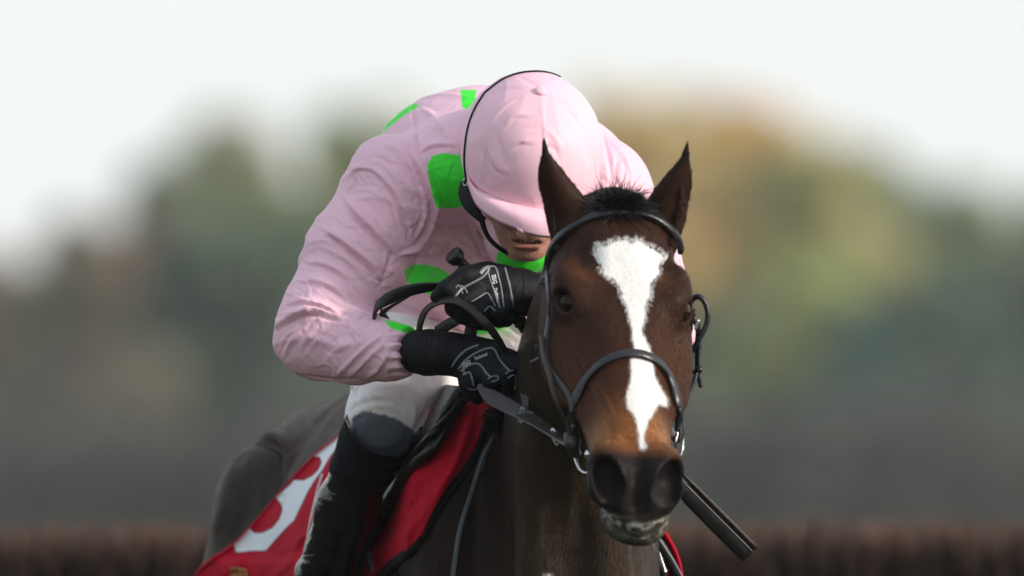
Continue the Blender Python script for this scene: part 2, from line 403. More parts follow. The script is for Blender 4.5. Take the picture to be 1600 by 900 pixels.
# ears: outline rows (height px, left px, right px), cupped backwards
def ear(rows, Y):
    rows = np.array(rows, float); A = np.array([W(r[1], r[0], Y) for r in rows]); B = np.array([W(r[2], r[0], Y) for r in rows])
    z = A[:, 2][::-1]; xl = A[:, 0][::-1]; xr = B[:, 0][::-1]; zt, zb = z[-1], z[0]
    def fn(P):
        zz = np.clip(P[:, 2], zb, zt); l = np.interp(zz, z, xl); r = np.interp(zz, z, xr); hw = (r - l) / 2; u = (P[:, 0] - (l + r) / 2) / hw
        t = (zz - zb) / (zt - zb); yc = Y + .70 * hw * np.clip(u * u, 0, 1.3) * (1 - .3 * t) + .035 * (1 - t) ** 2
        th = .0065 * (1 - .5 * t) + .012 * np.clip(.25 - t, 0, 1)
        return np.maximum(np.maximum((np.abs(u) - 1) * hw * .8, (np.abs(P[:, 1] - yc) - th) * .75), np.maximum(P[:, 2] - zt, zb - P[:, 2]))
    horse.add(fn, [(xl[0] + xr[0]) / 2, Y, (zt + zb) / 2], (zt - zb) * .7, .014)
ear([(216, 848.5, 850), (222, 847.5, 853), (231, 847, 856), (239, 847, 858), (252, 843, 869), (268, 840, 883), (281, 839, 893), (297, 842, 906), (312, 848, 916), (335, 852, 925), (362, 858, 925), (385, 868, 920)], .345)
ear([(223, 1074, 1075.5), (231, 1069, 1077), (247, 1061, 1078.5), (263, 1048, 1081), (281, 1032, 1083), (297, 1019, 1081), (311, 1012, 1078), (325, 1008, 1075), (345, 1003, 1071), (372, 1002, 1062), (390, 1005, 1055)], .375)
# neck, trunk
nk = [W(958, 385, .47), W(925, 480, .66), W(893, 640, .90), W(888, 800, 1.05), W(884, 980, 1.12)]
horse.limb(nk, [.070, .086, .104, .118, .135], [.10, .125, .165, .21, .25], [1, .1, 0], k=.05)
for s, x in ((-1, 846), (1, 944)):
    horse.limb([W(x, 700, .83), W(x + s * 2, 800, .86), W(x + s * 2, 950, .88)], [.02, .03, .045], [.02, .04, .05], [1, 0, 0], k=.06)   # neck muscle
sp = [W(825, 880, 1.30), W(760, 890, 1.65), W(680, 885, 2.05), W(600, 870, 2.4)]
horse.limb(sp, [.18, .26, .285, .25], [.27, .30, .29, .24], [1, .3, 0], k=.10)
horse.limb([W(815, 700, 1.15), W(790, 678, 1.4), W(725, 715, 1.75), W(620, 700, 2.15)], [.045, .05, .07, .10], [.07, .06, .06, .08], [1, .3, 0], k=.14)  # withers, back
for s in (-1, 1):
    o = np.array([s * .15, s * .045, 0])
    horse.ell(W(822, 870, 1.24) + o * .8, (.08, .19, .26), k=.09)        # shoulder
horse.ell(W(552, 738, 2.40), (.15, .30, .125), k=.08)                # croup
horse.ell(W(448, 885, 2.34), (.135, .28, .185), k=.045)               # near haunch
horse.ell(W(710, 860, 2.55), (.15, .28, .26), k=.10)
horse.ell(W(420, 775, 2.24), (.07, .12, .075), k=.09)                # point of hip
# legs, all below the picture
def leg(x0, y0, z0, dirn, fore):
    if fore: p = [(x0, y0, z0), (x0, y0 - .1, .98), (x0, y0 + .05, .52), (x0, y0 + .03, .18), (x0, y0 - .04, .06)]; r = [.10, .07, .038, .032, .05]
    else: p = [(x0, y0, z0), (x0, y0 - .10, .92), (x0, y0 + .16, .55), (x0, y0 + .02, .2), (x0, y0 - .05, .06)]; r = [.17, .12, .045, .034, .05]
    horse.chain([np.array(q) for q in p], r, k=.06, kj=.02)
ws = W(850, 900, 1.2); wh = W(595, 900, 2.4)
leg(ws[0] - .13, ws[1] - .03, 1.22, 0, 1); leg(ws[0] + .13, ws[1] + .05, 1.22, 0, 1)
leg(wh[0] - .15, wh[1] - .04, 1.25, 0, 0); leg(wh[0] + .15, wh[1] + .04, 1.25, 0, 0)

gx = grade([(-.62, -.42, .012), (-.42, .03, .007), (.03, .33, .0032), (.33, .48, .012)])
gy = grade([(-.14, .16, .0032), (.16, .46, .0034), (.46, .75, .005), (.75, 1.2, .0075), (1.2, 2.95, .012)])
gz = grade([(0, 1.2, .015), (1.2, 1.36, .008), (1.36, 1.9, .0033), (1.9, 2.05, .0033)])
HV, HF = surface_nets(horse, gx, gy, gz)
# tendon, vein and hide relief
N_ = normals(HV, HF); q_ = toH(HV); hl = HR
al = q_[:, 1]
hed = (al > -.1) & (al < .62) & (q_[:, 2] > -.26) & (HV[:, 1] < .62)
rel = (fbm(q_ * [1, .55, 1], 26, 3, 2) - .5) * .004 * hed + (fbm(HV * [1, 1, .45], 14, 5, 3) - .5) * .008 * ~hed
HV = HV + N_ * rel[:, None]
# vein below the eye and fold of the cheek
fold_lines = [([(893, 515), (899, 545), (915, 580), (928, 615), (936, 650)], 3.4, 3.0, 'r'), ([(915, 580), (925, 590), (948, 625), (955, 650)], 3, 2.2, 'r'), ([(880, 560), (886, 590), (900, 625)], 7, 4, 'r'), ([(905, 640), (915, 655), (930, 668)], 3, 1.6, 'v'), ([(900, 655), (912, 668), (926, 678)], 3, 1.6, 'v'), ([(936, 690), (945, 684), (958, 682), (972, 686)], 3, 1.8, 'r'), ([(1026, 690), (1036, 684), (1048, 686)], 3, 1.6, 'r'), ([(945, 790), (960, 800), (985, 806), (1015, 800), (1032, 785)], 3, 2.5, 'v'), ([(1068, 520), (1060, 570), (1050, 610)], 4, 1.6, 'r'),
              
              ([(945, 655), (955, 675), (952, 695)], 5, 2.5, 'v'), ([(368, 697), (384, 688), (404, 684), (428, 688), (448, 704), (452, 730), (444, 765)], 7, 16, 'o'), ([(366, 720), (352, 770), (340, 830)], 10, 6, 'r'), ([(395, 730), (385, 790), (372, 850)], 12, 6, 'v'), ([(852, 700), (858, 780), (850, 880)], 12, 3, 'v'), ([(905, 780), (915, 840), (912, 900)], 12, 3, 'v'),
              ([(880, 690), (892, 760), (885, 860)], 10, 3, 'r'),
              ([(700, 720), (690, 800), (650, 880)], 12, 5, 'r'), ([(760, 700), (748, 800), (740, 900)], 14, 6, 'v')]
HV = fold(HV, N_, fold_lines, .0)
N_ = normals(HV, HF); px_ = proj(HV); hc = toH(HV)
BLAZE = [(930,395),(934,384),(948,385),(961,376),(980,376),(989,380),(995,374),(1010,385),(1025,390),(1040,403),(1033,411),(1031,428),(1019,443),(1018,458),(1010,474),(1008,500),
         (1003,517),(1012,537),(1018,550),(1023,587),(1033,607),(1043,623),(1042,635),(1030,632),(1021,643),(1012,662),(1006,680),(1011,698),(1005,704),(999,700),(998,680),
         (994,660),(989,647),(981,637),(978,620),(985,590),(985,567),(990,543),(986,510),(983,500),(979,477),(970,462),(965,443),(948,430),(938,417)]
def coat_colour():
    n = len(HV); a, b, c = hc.T; head = (HV[:, 1] < .62) & (b > -.16) & (c > -.30)
    col = np.tile(np.array([.022, .0145, .012]), (n, 1))                      # dark bay body
    col *= (0.8 + .4 * fbm(HV * [1, 1, .3], 9, 11, 3))[:, None]
    def mixc(w, rgb):
        nonlocal col; w = np.clip(w, 0, 1)[:, None]; col = col * (1 - w) + np.array(rgb) * w
    nb = fbm(HV * [1, 1, .6], 12, 21, 3) - .5
    # brown down the front of the neck
    mixc(sstep((px_[:, 0] - 775) / 60) * sstep((1040 - px_[:, 0]) / 30) * (HV[:, 1] < 1.25) * (px_[:, 1] > 380) * (.6 + 1.0 * nb), (.046, .032, .021))
    # head: dark bay brown, redder over nose and cheeks
    mixc(head * 1.0 * sstep((.66 - HV[:, 1]) / .1), (.037, .0165, .0105))
    hw = head * 1.0
    g = lambda ca, cb, cc, ra, rb, rc: np.exp(-(((a - ca) / ra) ** 2 + ((b - cb) / rb) ** 2 + ((c - cc) / rc) ** 2))
    for s in (-1, 1):
        mixc(hw * g(s * .058, .128, -.01, .020, .026, .03) * .6, (.15, .058, .022))
        mixc(hw * g(s * .05, .36, -.05, .05, .12, .06) * .48, (.105, .036, .014))
        mixc(hw * g(s * .085, .25, -.09, .03, .09, .05) * .4, (.10, .045, .020))
        mixc(hw * g(s * .03, .46, -.02, .035, .055, .03) * .95, (.27, .10, .032))
        mixc(hw * g(s * .052, .46, -.045, .02, .05, .045) * .75, (.33, .17, .08))
        mixc(hw * g(s * .082, .172, -.044, .026, .028, .026) * .85, (.016, .016, .018))   # dark skin round the eye
    mixc(hw * sstep((-.02 - b) / .05) * .7, (.022, .012, .01))                            # dark poll
    mixc(hw * sstep((b - .02) / .03) * sstep((.10 - b) / .05) * .35, (.03, .017, .013))
    # muzzle: dark skin round nostrils and lip
    tip = np.array([.0, .545, -.05]); dm = np.sqrt((a / 1.0) ** 2 + ((b - .565) / 1.0) ** 2 + ((c + .05) / 1.05) ** 2)
    mz = np.exp(-np.maximum(0, b - 0) * 0) * sstep((b + .10 * np.abs(c + .04) * 2 + nb * .02 - .495 - .9 * np.maximum(0, c + .02)) / .028)
    mixc(hw * mz, (.015, .0115, .0115))
    for s in (-1, 1): mixc(hw * np.exp(-(((a - s * .044) / .024) ** 2 + ((b - .548) / .035) ** 2 + ((c + .035) / .024) ** 2)) * .7, (.010, .009, .010))
    mixc(hw * sstep((b - .55) / .01) * sstep((-.07 - c) / .01) * sstep((c + .132) / .01), (.030, .022, .017))
    # foam and wet grey on the lips
    fo = sstep((-.088 - c) / .016) * sstep((b - .47) / .04); nn = fbm(HV, 95, 31, 3)
    mixc(hw * fo * np.clip((nn - .44) * 7, 0, 1) * np.exp(-((c + .112) / .02) ** 2) * .85, (.42, .43, .38))
    mixc(hw * fo * .45, (.055, .055, .040))
    fd, _, _ = line_d(px_, spline([(941, 752), (944, 775), (950, 800), (967, 813), (993, 823), (1020, 820), (1038, 803), (1046, 784)], 4))
    fw = hw * (HV[:, 1] < .25) * (b > .44) * sstep((-.070 - c) / .012) * np.exp(-(fd / 8.0) ** 2); f1 = fbm(HV, 130, 33, 3)
    mixc(fw * .5, (.085, .088, .075)); mixc(fw * np.clip((f1 - .42) * 8, 0, 1) * .9, (.55, .57, .52))
    # blaze, feathered along the hair
    sd = poly_sd(px_, BLAZE); jit = (noise(hc * [1, .22, 1], 420, 41) - .5) * 9 + (noise(hc * [1, .3, 1], 160, 43) - .5) * 6
    bz = sstep(.5 - (sd + jit * np.where(b < .22, .6, .3)) / 4.5) * (N_[:, 1] < .1) * hw
    mixc(bz, (.68, .68, .665))
    # small white mark low on the neck
    mixc(np.exp(-(((px_[:, 0] - 856) / 9) ** 2 + ((px_[:, 1] - 899) / 4) ** 2) ** 2) * (HV[:, 1] < 1.2), (.6, .6, .58))
    # hind end: grey sheen patch coat is the same dark bay
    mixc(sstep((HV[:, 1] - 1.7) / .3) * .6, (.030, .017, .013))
    # ear tips and rims darker
    ear_m = (px_[:, 1] < 330) & head; mixc(ear_m * sstep((262 - px_[:, 1]) / 30), (.012, .010, .011))
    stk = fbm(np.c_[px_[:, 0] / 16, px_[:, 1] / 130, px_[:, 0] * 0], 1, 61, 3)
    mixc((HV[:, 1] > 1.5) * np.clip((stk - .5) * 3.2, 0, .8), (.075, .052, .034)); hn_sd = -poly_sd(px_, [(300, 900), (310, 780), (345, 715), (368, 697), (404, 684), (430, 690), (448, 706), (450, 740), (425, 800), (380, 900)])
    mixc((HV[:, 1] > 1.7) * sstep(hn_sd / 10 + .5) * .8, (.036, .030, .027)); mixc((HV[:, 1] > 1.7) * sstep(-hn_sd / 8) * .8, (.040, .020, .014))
    mixc((HV[:, 2] < .75) * 1.0, (.01, .008, .008))
    return col
hcol = coat_colour()
def coat_extra(nt, c, src, b):
    # fine hair streaks following the lie of the coat
    return c
m_coat = mat('horse_coat', tint='tint', rough=.45, spec=.08, noise_amt=.15, noise_scale=90, stretch=(3.2, 3.2, .7), rough_var=.08,
             bumps=((260, .0008, (2.6, 2.6, .55), 'n'), (48, .0014, (1.6, 1.6, .5), 'n')))
T_horse = thing('horse', (ws[0], 1.8, 0), 'dark bay racehorse galloping towards us with a white blaze and pricked ears', 'horse')
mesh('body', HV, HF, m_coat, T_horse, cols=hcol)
HB = bvh(HV, HF)
m_eye = mat('horse_eye', (.012, .006, .004), rough=.025, spec=.20)
m_black_hair = mat('black_hair', (.012, .010, .012), rough=.42, spec=.5, noise_amt=.3, noise_scale=200)
def ball(name, c, r, m, parent, R=None, nu=24, nv=16):
    V = []; F = []; r = np.ones(3) * r; R = np.eye(3) if R is None else R
    for i in range(nv + 1):
        for j in range(nu):
            th = math.pi * i / nv; ph = 2 * math.pi * j / nu
            V.append(c + (np.array([math.sin(th) * math.cos(ph), math.sin(th) * math.sin(ph), math.cos(th)]) * r) @ R)
    for i in range(nv):
        for j in range(nu): F.append((i * nu + j, (i + 1) * nu + j, (i + 1) * nu + (j + 1) % nu, i * nu + (j + 1) % nu))
    return mesh(name, np.array(V), F, m, parent)
for s in (-1, 1): ball('eye', H(s * (.0755 if s < 0 else .0850), .166, -.041 if s < 0 else -.049) + nrm(hr * s * .70 + hn * .58 + hu * .34) * .0010, .0262, m_eye, T_horse)
# forelock, mane plaits
def blades(name, P, D, L, w, m, parent, droop=1.0, curl=.3, seed=1, seg=4):
    """tapering hair blades from root points P along directions D, lengths L"""
    rng = np.random.RandomState(seed); n = len(P); D = D / np.linalg.norm(D, axis=1)[:, None]; L = np.broadcast_to(L, (n,))[:, None]
    b = rng.normal(0, 1, (n, 3)) * curl; s = np.cross(D, rng.normal(0, 1, (n, 3))); s /= np.linalg.norm(s, axis=1)[:, None]; V = []
    for k in range(seg + 1):
        t = k / seg; c = P + D * L * t + (b * t * t + np.array([0, 0, -.35]) * droop * t * t) * L; ww = w * (1 - t * .85); V += [c - s * ww, c + s * ww]
    V = np.stack(V, 1).reshape(-1, 3); base = (np.arange(n) * 2 * (seg + 1))[:, None, None] + (2 * np.arange(seg))[None, :, None]
    F = (base + np.array([0, 1, 3, 2])[None, None]).reshape(-1, 4)
    return tag(mesh(name, V, F, m, parent), kind='stuff')
def rooted(fn, n, seed):
    r = np.random.RandomState(seed); o = [fn(r) for _ in range(n)]; o = [q for q in o if q is not None]
    return np.array([q[0] for q in o]), np.array([q[1] for q in o]), np.array([q[2] for q in o])
def fl_root(r):
    a = r.uniform(-.036, .028); b = r.uniform(-.052, -.012) + abs(a) * .2; p, n = snap(HB, H(a, b, .02), -.003)
    if not 914 < proj(p)[0] < 1004: return None
    return p, hn * .6 + hr * (a * 6 + .3 + r.normal(0, .35)) + hu * r.normal(.1, .35), 1.0 - abs(a) * 9
P_, D_, L_ = rooted(fl_root, 2600, 3); blades('forelock', P_, D_, L_ * .030 + .008, .0012, m_black_hair, T_horse, curl=.4, seed=3)
m_brown_hair = mat('brown_hair', (.075, .036, .022), rough=.5, spec=.4)
def er_root(side):
    def f(r):
        y = r.uniform(.0, 1.0)
        P = W(1064 + 6 * math.sin(y * 3.0), 290 + 80 * y, .37) if side > 0 else W(857 - 3 * y, 330 + 45 * y, .35)
        p, n = snap(HB, P, -.002); return p, hr * side * 1.0 + hu * .9 + hn * .2 + r.normal(0, .25, 3), .35 + .65 * y
    return f
for sd_, k_ in ((1, 700), (-1, 420)):
    P_, D_, L_ = rooted(er_root(sd_), k_, 5 + sd_); blades('ear_hair', P_, D_, L_ * (.020 if sd_ > 0 else .010), .0006, m_brown_hair, T_horse, droop=.3, seed=5)
# white hairs feathering the edge of the blaze over the brown, lying away from the whorl
m_white_hair = mat('white_hair', (.74, .74, .72), rough=.6, spec=.2)
def bz_root(r):
    B = np.array(BLAZE, float); i = r.randint(len(B)); p = B[i] + (B[(i + 1) % len(B)] - B[i]) * r.rand() + r.normal(0, 1.5, 2)
    h, n = drape(HB, p[0], p[1], -.0005)
    if h is None: return None
    h2, _ = drape(HB, p[0] + (p[0] - 988) * .05, p[1] + 4 if p[1] > 415 else p[1] - 4, 0)
    if h2 is None: return None
    return h, nrm(h2 - h) + n * .16 + r.normal(0, .12, 3), (1 if p[1] < 500 else .45)
P_, D_, L_ = rooted(bz_root, 5200, 9); blades('white_hair', P_, D_, L_ * np.random.RandomState(3).uniform(.003, .010, len(L_)), .0005, m_white_hair, T_horse, droop=0, curl=.12, seed=9)

# short coat hair over face, neck and shoulder, lying with the nap and tinted by the hide beneath
m_fur = mat('coat_hair', tint='tint', rough=.5, spec=.08)
def fur(name, mask, n, Lmin, Lmax, w, dirf, lift, seed):
    r = np.random.RandomState(seed); ids = np.where(mask)[0]; ids = r.choice(ids, n); P = HV[ids] + r.normal(0, .0012, (n, 3)); Nn = N_[ids]
    D = dirf(P, hc[ids]); D = D + r.normal(0, .16, (n, 3)); D = D - (D * Nn).sum(1)[:, None] * Nn; D /= np.linalg.norm(D, axis=1)[:, None]
    Dl = D + Nn * lift; S = np.cross(D, Nn); S /= np.linalg.norm(S, axis=1)[:, None]; L = r.uniform(Lmin, Lmax, n)[:, None]; P = P - Nn * .0004
    V = np.stack([P - S * w, P + S * w, P + Dl * L * .55 + S * w * .8, P + Dl * L * .55 - S * w * .8, P + D * L - Nn * 0], 1).reshape(-1, 3)
    b = np.arange(n) * 5; Q = np.stack([b, b + 1, b + 2, b + 3], 1); Tn = np.stack([b + 3, b + 2, b + 4, b + 4], 1)
    c = hcol[ids] * np.where(hcol[ids][:, :1] > .3, r.uniform(.88, 1.12, (n, 1)), r.uniform(.65, 1.5, (n, 1))); me_F = [tuple(q) for q in Q.tolist()] + [tuple(q[:3]) for q in Tn.tolist()]
    return tag(mesh(name, V, me_F, m_fur, T_horse, smooth=True, cols=np.repeat(c, 5, 0)), kind='stuff')
fr = (N_[:, 1] < .35)
def face_dir(P, h):
    wh = toH(W(988, 420, .30)[None])[0]; a = h[:, 0] - wh[0]; b = h[:, 1] - wh[1]; rr = np.sqrt(a * a + b * b) + .004; k = np.exp(-(rr / .055) ** 2)[:, None]
    return (1 - k) * (hu + hr * np.clip(a * 4, -.5, .5)[:, None]) + k * (hr * (a / rr)[:, None] + hu * (b / rr)[:, None]) * 1.6
eyes = np.minimum(np.linalg.norm(HV - H(-.0755, .166, -.041), axis=1), np.linalg.norm(HV - H(.0755, .166, -.041), axis=1))
fur('coat_hair', fr & (HV[:, 1] < .62) & (hc[:, 1] > -.05) & (hc[:, 1] < .53) & (hc[:, 2] > -.2) & (eyes > .036) & (hcol[:, 0] < .3), 64000, .003, .0065, .00042, face_dir, .20, 1)
fur('coat_hair', fr & (px_[:, 1] < 345) & (HV[:, 1] < .62), 9000, .004, .008, .0004, lambda P, h: np.tile([0, -.1, 1.0], (len(P), 1)), .22, 2)
fur('coat_hair', fr & (HV[:, 1] > .45) & (HV[:, 1] < 1.5) & (px_[:, 1] > 480) & (px_[:, 1] < 930), 42000, .007, .014, .0006, lambda P, h: np.tile([-.15, .2, -1.0], (len(P), 1)), .10, 3)
fur('coat_hair', fr & (HV[:, 1] > 1.6) & (px_[:, 1] < 900) & (px_[:, 0] < 620), 14000, .008, .014, .0006, lambda P, h: np.tile([-.5, .5, -.5], (len(P), 1)), .03, 4)
# whiskers
def wk_root(r):
    s = r.choice([-1, 1]); p, n = snap(HB, H(s * r.uniform(.005, .045), r.uniform(.49, .58), r.uniform(-.17, -.09)), -.001)
    if n[1] > .2: return None
    return p, n + np.array([0, 0, -.4]) + r.normal(0, .3, 3), r.uniform(.4, 1.1)
P_, D_, L_ = rooted(wk_root, 110, 21); blades('whiskers', P_, D_, L_ * .028, .00035, m_black_hair, T_horse, droop=.8, curl=.2, seed=8)
# ---------------------------------------------------------------- ground
m_grass = mat('turf', (.035, .042, .022), rough=.9, spec=.1, noise_amt=.35, noise_scale=.8, bumps=((8, .05, None, 'n'),))
g = mesh('ground', [(-255, -75, 0), (255, -75, 0), (255, 640, 0), (-255, 640, 0)], [(0, 1, 2, 3)], m_grass, smooth=False); tag(g, kind='structure')
# ---------------------------------------------------------------- jockey: silk blouse
def hullmask(q, poly, soft=1.0): return -poly_sd(q, poly)
blouse = SDF()
blouse.limb([W(805, 262, 1.13), W(768, 360, 1.38), W(722, 462, 1.62)], [.165, .178, .160], [.110, .130, .120], [1, .1, 0], k=.03)
blouse.ell(W(700, 262, 1.30), (.125, .15, .112), k=.05)
blouse.ell(W(878, 280, 1.28), (.115, .15, .105), k=.05)
blouse.ell(W(760, 225, 1.34), (.12, .16, .09), k=.05)
blouse.chain([W(700, 275, 1.16), W(622, 298, 1.10), W(560, 402, 1.06), W(500, 521, 1.01)], [.085, .084, .079, .072], k=.035, kj=.03)
blouse.chain([W(500, 524, 1.01), W(560, 543, .965), W(606, 548, .935), W(622, 549, .925), W(650, 549, .910)], [.070, .057, .046, .0385, .0365], k=.02, kj=.012)
blouse.chain([W(880, 280, 1.18), W(938, 302, 1.13), W(992, 400, 1.10), W(1030, 520, 1.05)], [.085, .078, .068, .056], k=.04, kj=.03)
blouse.chain([W(1030, 525, 1.05), W(960, 505, 1.02), W(880, 472, .97)], [.054, .045, .036], k=.015)
blouse.cone(W(820, 300, 1.10), W(815, 372, 1.06), .075, .060, k=.03)     # collar under the chin
WR = W(639, 549, .915); WA = nrm(WR - W(606, 548, .935))
def blouse_d(P):
    d = blouse(P); c = np.maximum(d, (P - WR) @ WA); return np.where(np.linalg.norm(P - WR, axis=1) < .085, c, d)
BV, BF = surface_nets(blouse_d, grade([(-.42, .33, .0031)]), grade([(.84, 1.25, .0033), (1.25, 1.85, .007)]), grade([(1.60, 2.20, .0031)]))
N_ = normals(BV, BF)
# loose cloth: broad soft billows, then creases running across the limbs
def ridge(P, f, seed): return 1 - np.abs(2 * noise(P, f, seed) - 1)
ax = nrm(W(500, 521, 1.01) - W(622, 298, 1.10)); Pa = BV + .035 * (fbm(BV, 9, 2, 2)[:, None] - .5) * [1, 1, 1]
al = Pa @ ax; st = np.stack([al * 1.0, Pa @ nrm(np.cross(ax, [0, 1, 0])) * .42, Pa[:, 1] * .42], -1)
r1 = ridge(st, 26, 3) ** 3; r2 = ridge(st, 55, 5) ** 3
wr = (fbm(BV, 11, 8, 2) - .5) * .010 + r1 * .0042 + r2 * .0016
arm_m = sstep((620 - proj(BV)[:, 0]) / 60)
wr = wr * (.75 + .25 * arm_m)
BV = BV + N_ * wr[:, None]
N_ = normals(BV, BF)
blouse_folds = [
 ([(540, 314), (556, 334), (578, 356), (598, 378), (610, 392)], 6, 7, 'o'), ([(511, 362), (530, 374), (547, 387), (578, 413), (590, 432)], 6, 7, 'o'),
 ([(587, 271), (608, 290), (622, 311), (636, 340), (643, 372)], 5, 4, 'o'), ([(606, 305), (615, 325), (622, 347), (630, 369)], 4, 3, 'o'),
 ([(649, 249), (660, 270), (667, 289), (677, 325), (668, 362), (649, 387), (628, 396)], 5, 7, 'o'), ([(642, 258), (652, 280), (660, 305), (662, 338), (648, 372)], 4, 5, 'o'),
 ([(636, 231), (646, 250), (654, 270), (664, 300)], 4, 4, 'v'), ([(644, 164), (648, 190), (651, 212), (658, 244)], 3, 4, 'v'),
 ([(547, 276), (552, 268), (562, 264), (580, 266), (596, 276)], 4, 3, 'o'), ([(537, 309), (545, 298), (553, 287), (552, 276)], 4, 4, 'v'),
 ([(658, 238), (670, 230), (684, 227), (712, 227)], 4, 3, 'o'), ([(684, 356), (715, 353), (735, 358), (760, 356)], 3, 2.5, 'v'), ([(631, 398), (650, 393), (670, 396), (700, 391)], 4, 4, 'o'),
 ([(660, 345), (690, 352), (700, 380), (690, 400)], 4, 3, 'v'), ([(720, 330), (735, 360), (750, 395), (757, 420)], 3, 2.5, 'v'), ([(738, 345), (752, 375), (768, 410)], 3, 2.5, 'v'),
 ([(432, 512), (450, 500), (470, 490), (490, 487), (510, 491), (534, 500)], 6, 8, 'o'), ([(452, 476), (470, 472), (488, 474), (510, 482), (530, 494)], 5, 5, 'o'),
 ([(470, 440), (495, 440), (520, 450), (545, 470)], 5, 3, 'o'), ([(480, 410), (510, 415), (535, 430), (560, 455)], 5, 3.5, 'o'), ([(500, 385), (525, 395), (550, 412), (572, 438)], 4, 2.5, 'r'),
 ([(444, 558), (454, 536), (466, 522), (480, 508)], 4, 3.5, 'r'), ([(440, 540), (448, 526), (462, 514)], 3, 3, 'r'), ([(470, 545), (482, 525), (498, 508)], 4, 2.5, 'r'),
 ([(526, 586), (540, 573), (556, 557), (576, 540), (598, 523)], 4, 4.5, 'r'), ([(546, 588), (560, 575), (574, 562), (600, 538)], 4, 4.5, 'r'), ([(576, 590), (590, 577), (599, 566), (606, 552)], 4, 4, 'r'),
 ([(440, 586), (480, 590), (520, 594), (560, 592)], 4, 3, 'v'), ([(505, 570), (520, 552), (545, 530)], 5, 2, 'r'), ([(560, 500), (575, 492), (590, 498)], 4, 3, 'v'),
 ([(592, 470), (620, 470), (650, 480), (700, 486)], 5, 4, 'o'), ([(610, 485), (640, 492), (680, 496)], 4, 4, 'o'), ([(590, 450), (600, 440), (615, 432)], 4, 3, 'v'), ([(612, 395), (606, 420), (596, 440)], 4, 4, 'v'),
 ([(940, 205), (950, 240), (956, 280), (950, 330)], 4, 4, 'v'), ([(958, 225), (975, 245), (988, 275)], 4, 3, 'r'), ([(965, 245), (962, 275), (970, 300)], 4, 3, 'v'),
 ([(660, 170), (680, 185), (700, 215)], 5, 3, 'r'), ([(600, 225), (620, 235), (640, 262)], 6, 4, 'r'), ([(585, 245), (600, 250), (615, 262)], 5, 3, 'v')]
for k in range(9):
    y = 516 + k * 8.2; blouse_folds.append(([(606, y + 2), (618, y + (k % 3) - 1), (632, y + 1), (640, y + 2)], 2.2, 3.4, 'r' if k % 2 else 'v'))
rg = np.random.RandomState(11)
def crinkles(n, A, B, half, dev, lmin, lmax, hmm):
    A = np.array(A, float); B = np.array(B, float); d = (B - A) / np.linalg.norm(B - A); c = np.array([-d[1], d[0]])
    for i in range(n):
        p = A + (B - A) * rg.rand() + c * rg.uniform(-half, half); a = math.atan2(c[1], c[0]) + rg.normal(0, dev); L = rg.uniform(lmin, lmax); bend = rg.normal(0, .22)
        e = np.array([math.cos(a), math.sin(a)]); f = np.array([-e[1], e[0]])
        blouse_folds.append(([p + e * L * t + f * L * bend * (1 - (2 * t) ** 2) for t in (-.5, -.25, 0, .25, .5)], rg.uniform(1.5, 3.0), rg.uniform(.6, 1.0) * hmm, 'o' if rg.rand() < .6 else 'v'))
crinkles(46, (620, 290), (480, 540), 62, .45, 22, 85, 2.0); crinkles(26, (455, 545), (610, 550), 40, .55, 18, 60, 1.8); crinkles(22, (640, 200), (690, 330), 60, 1.2, 20, 60, 1.6)
crinkles(34, (640, 340), (790, 480), 80, 1.1, 20, 70, 1.8); crinkles(8, (940, 230), (1010, 300), 30, .5, 18, 50, 1.6)
blouse_folds = [(pl, w * .78, h * (1.35 if h > 2.2 else 1.0), k) for pl, w, h, k in blouse_folds]
BV = fold(BV, N_, blouse_folds)
GREEN = [[(667, 258), (676, 243), (694, 239), (726, 243), (728, 322), (706, 326), (682, 325), (674, 300)],
         [(776, 400), (782, 388), (800, 392), (822, 396), (846, 386), (862, 378), (866, 410), (846, 432), (806, 430), (776, 414)],
         [(631, 424), (640, 415), (658, 412), (684, 417), (706, 430), (716, 448), (704, 460), (672, 461), (648, 452), (636, 440)],
         [(740, 512), (770, 500), (800, 500), (799, 512), (782, 522), (764, 530), (748, 528)], [(600, 500), (620, 503), (650, 512), (664, 522), (640, 522), (610, 513)],
         [(585, 215), (600, 198), (622, 176), (648, 160), (655, 166), (632, 180), (610, 197), (594, 212)], [(719, 140), (745, 140), (742, 158), (730, 172), (722, 168)]]
pb = proj(BV); gsd = np.full(len(BV), -99.)
for g_ in GREEN: gsd = np.maximum(gsd, -poly_sd(pb, g_))
Nb = normals(BV, BF); gsd = np.where(Nb[:, 1] < .35, gsd, -99)
def silk_extra(nt, c, src, b):
    a = nt.nodes.new('ShaderNodeAttribute'); a.attribute_name = 'patch'; L = nt.links.new
    r = nt.nodes.new('ShaderNodeMapRange'); L(a.outputs['Fac'], r.inputs[0]); r.inputs[1].default_value = -.5; r.inputs[2].default_value = .5
    m = nt.nodes.new('ShaderNodeMix'); m.data_type = 'RGBA'; L(r.outputs[0], m.inputs[0]); L(c, m.inputs[6]); m.inputs[7].default_value = (.055, .93, .05, 1)
    # stitched hem round each patch
    h = nt.nodes.new('ShaderNodeMath'); h.operation = 'COMPARE'; L(a.outputs['Fac'], h.inputs[0]); h.inputs[1].default_value = .8; h.inputs[2].default_value = .9
    m2 = nt.nodes.new('ShaderNodeMix'); m2.data_type = 'RGBA'; f = nt.nodes.new('ShaderNodeMath'); f.operation = 'MULTIPLY'; L(h.outputs[0], f.inputs[0]); f.inputs[1].default_value = .35
    L(f.outputs[0], m2.inputs[0]); L(m.outputs[2], m2.inputs[6]); m2.inputs[7].default_value = (.35, .75, .30, 1)
    return m2.outputs[2]
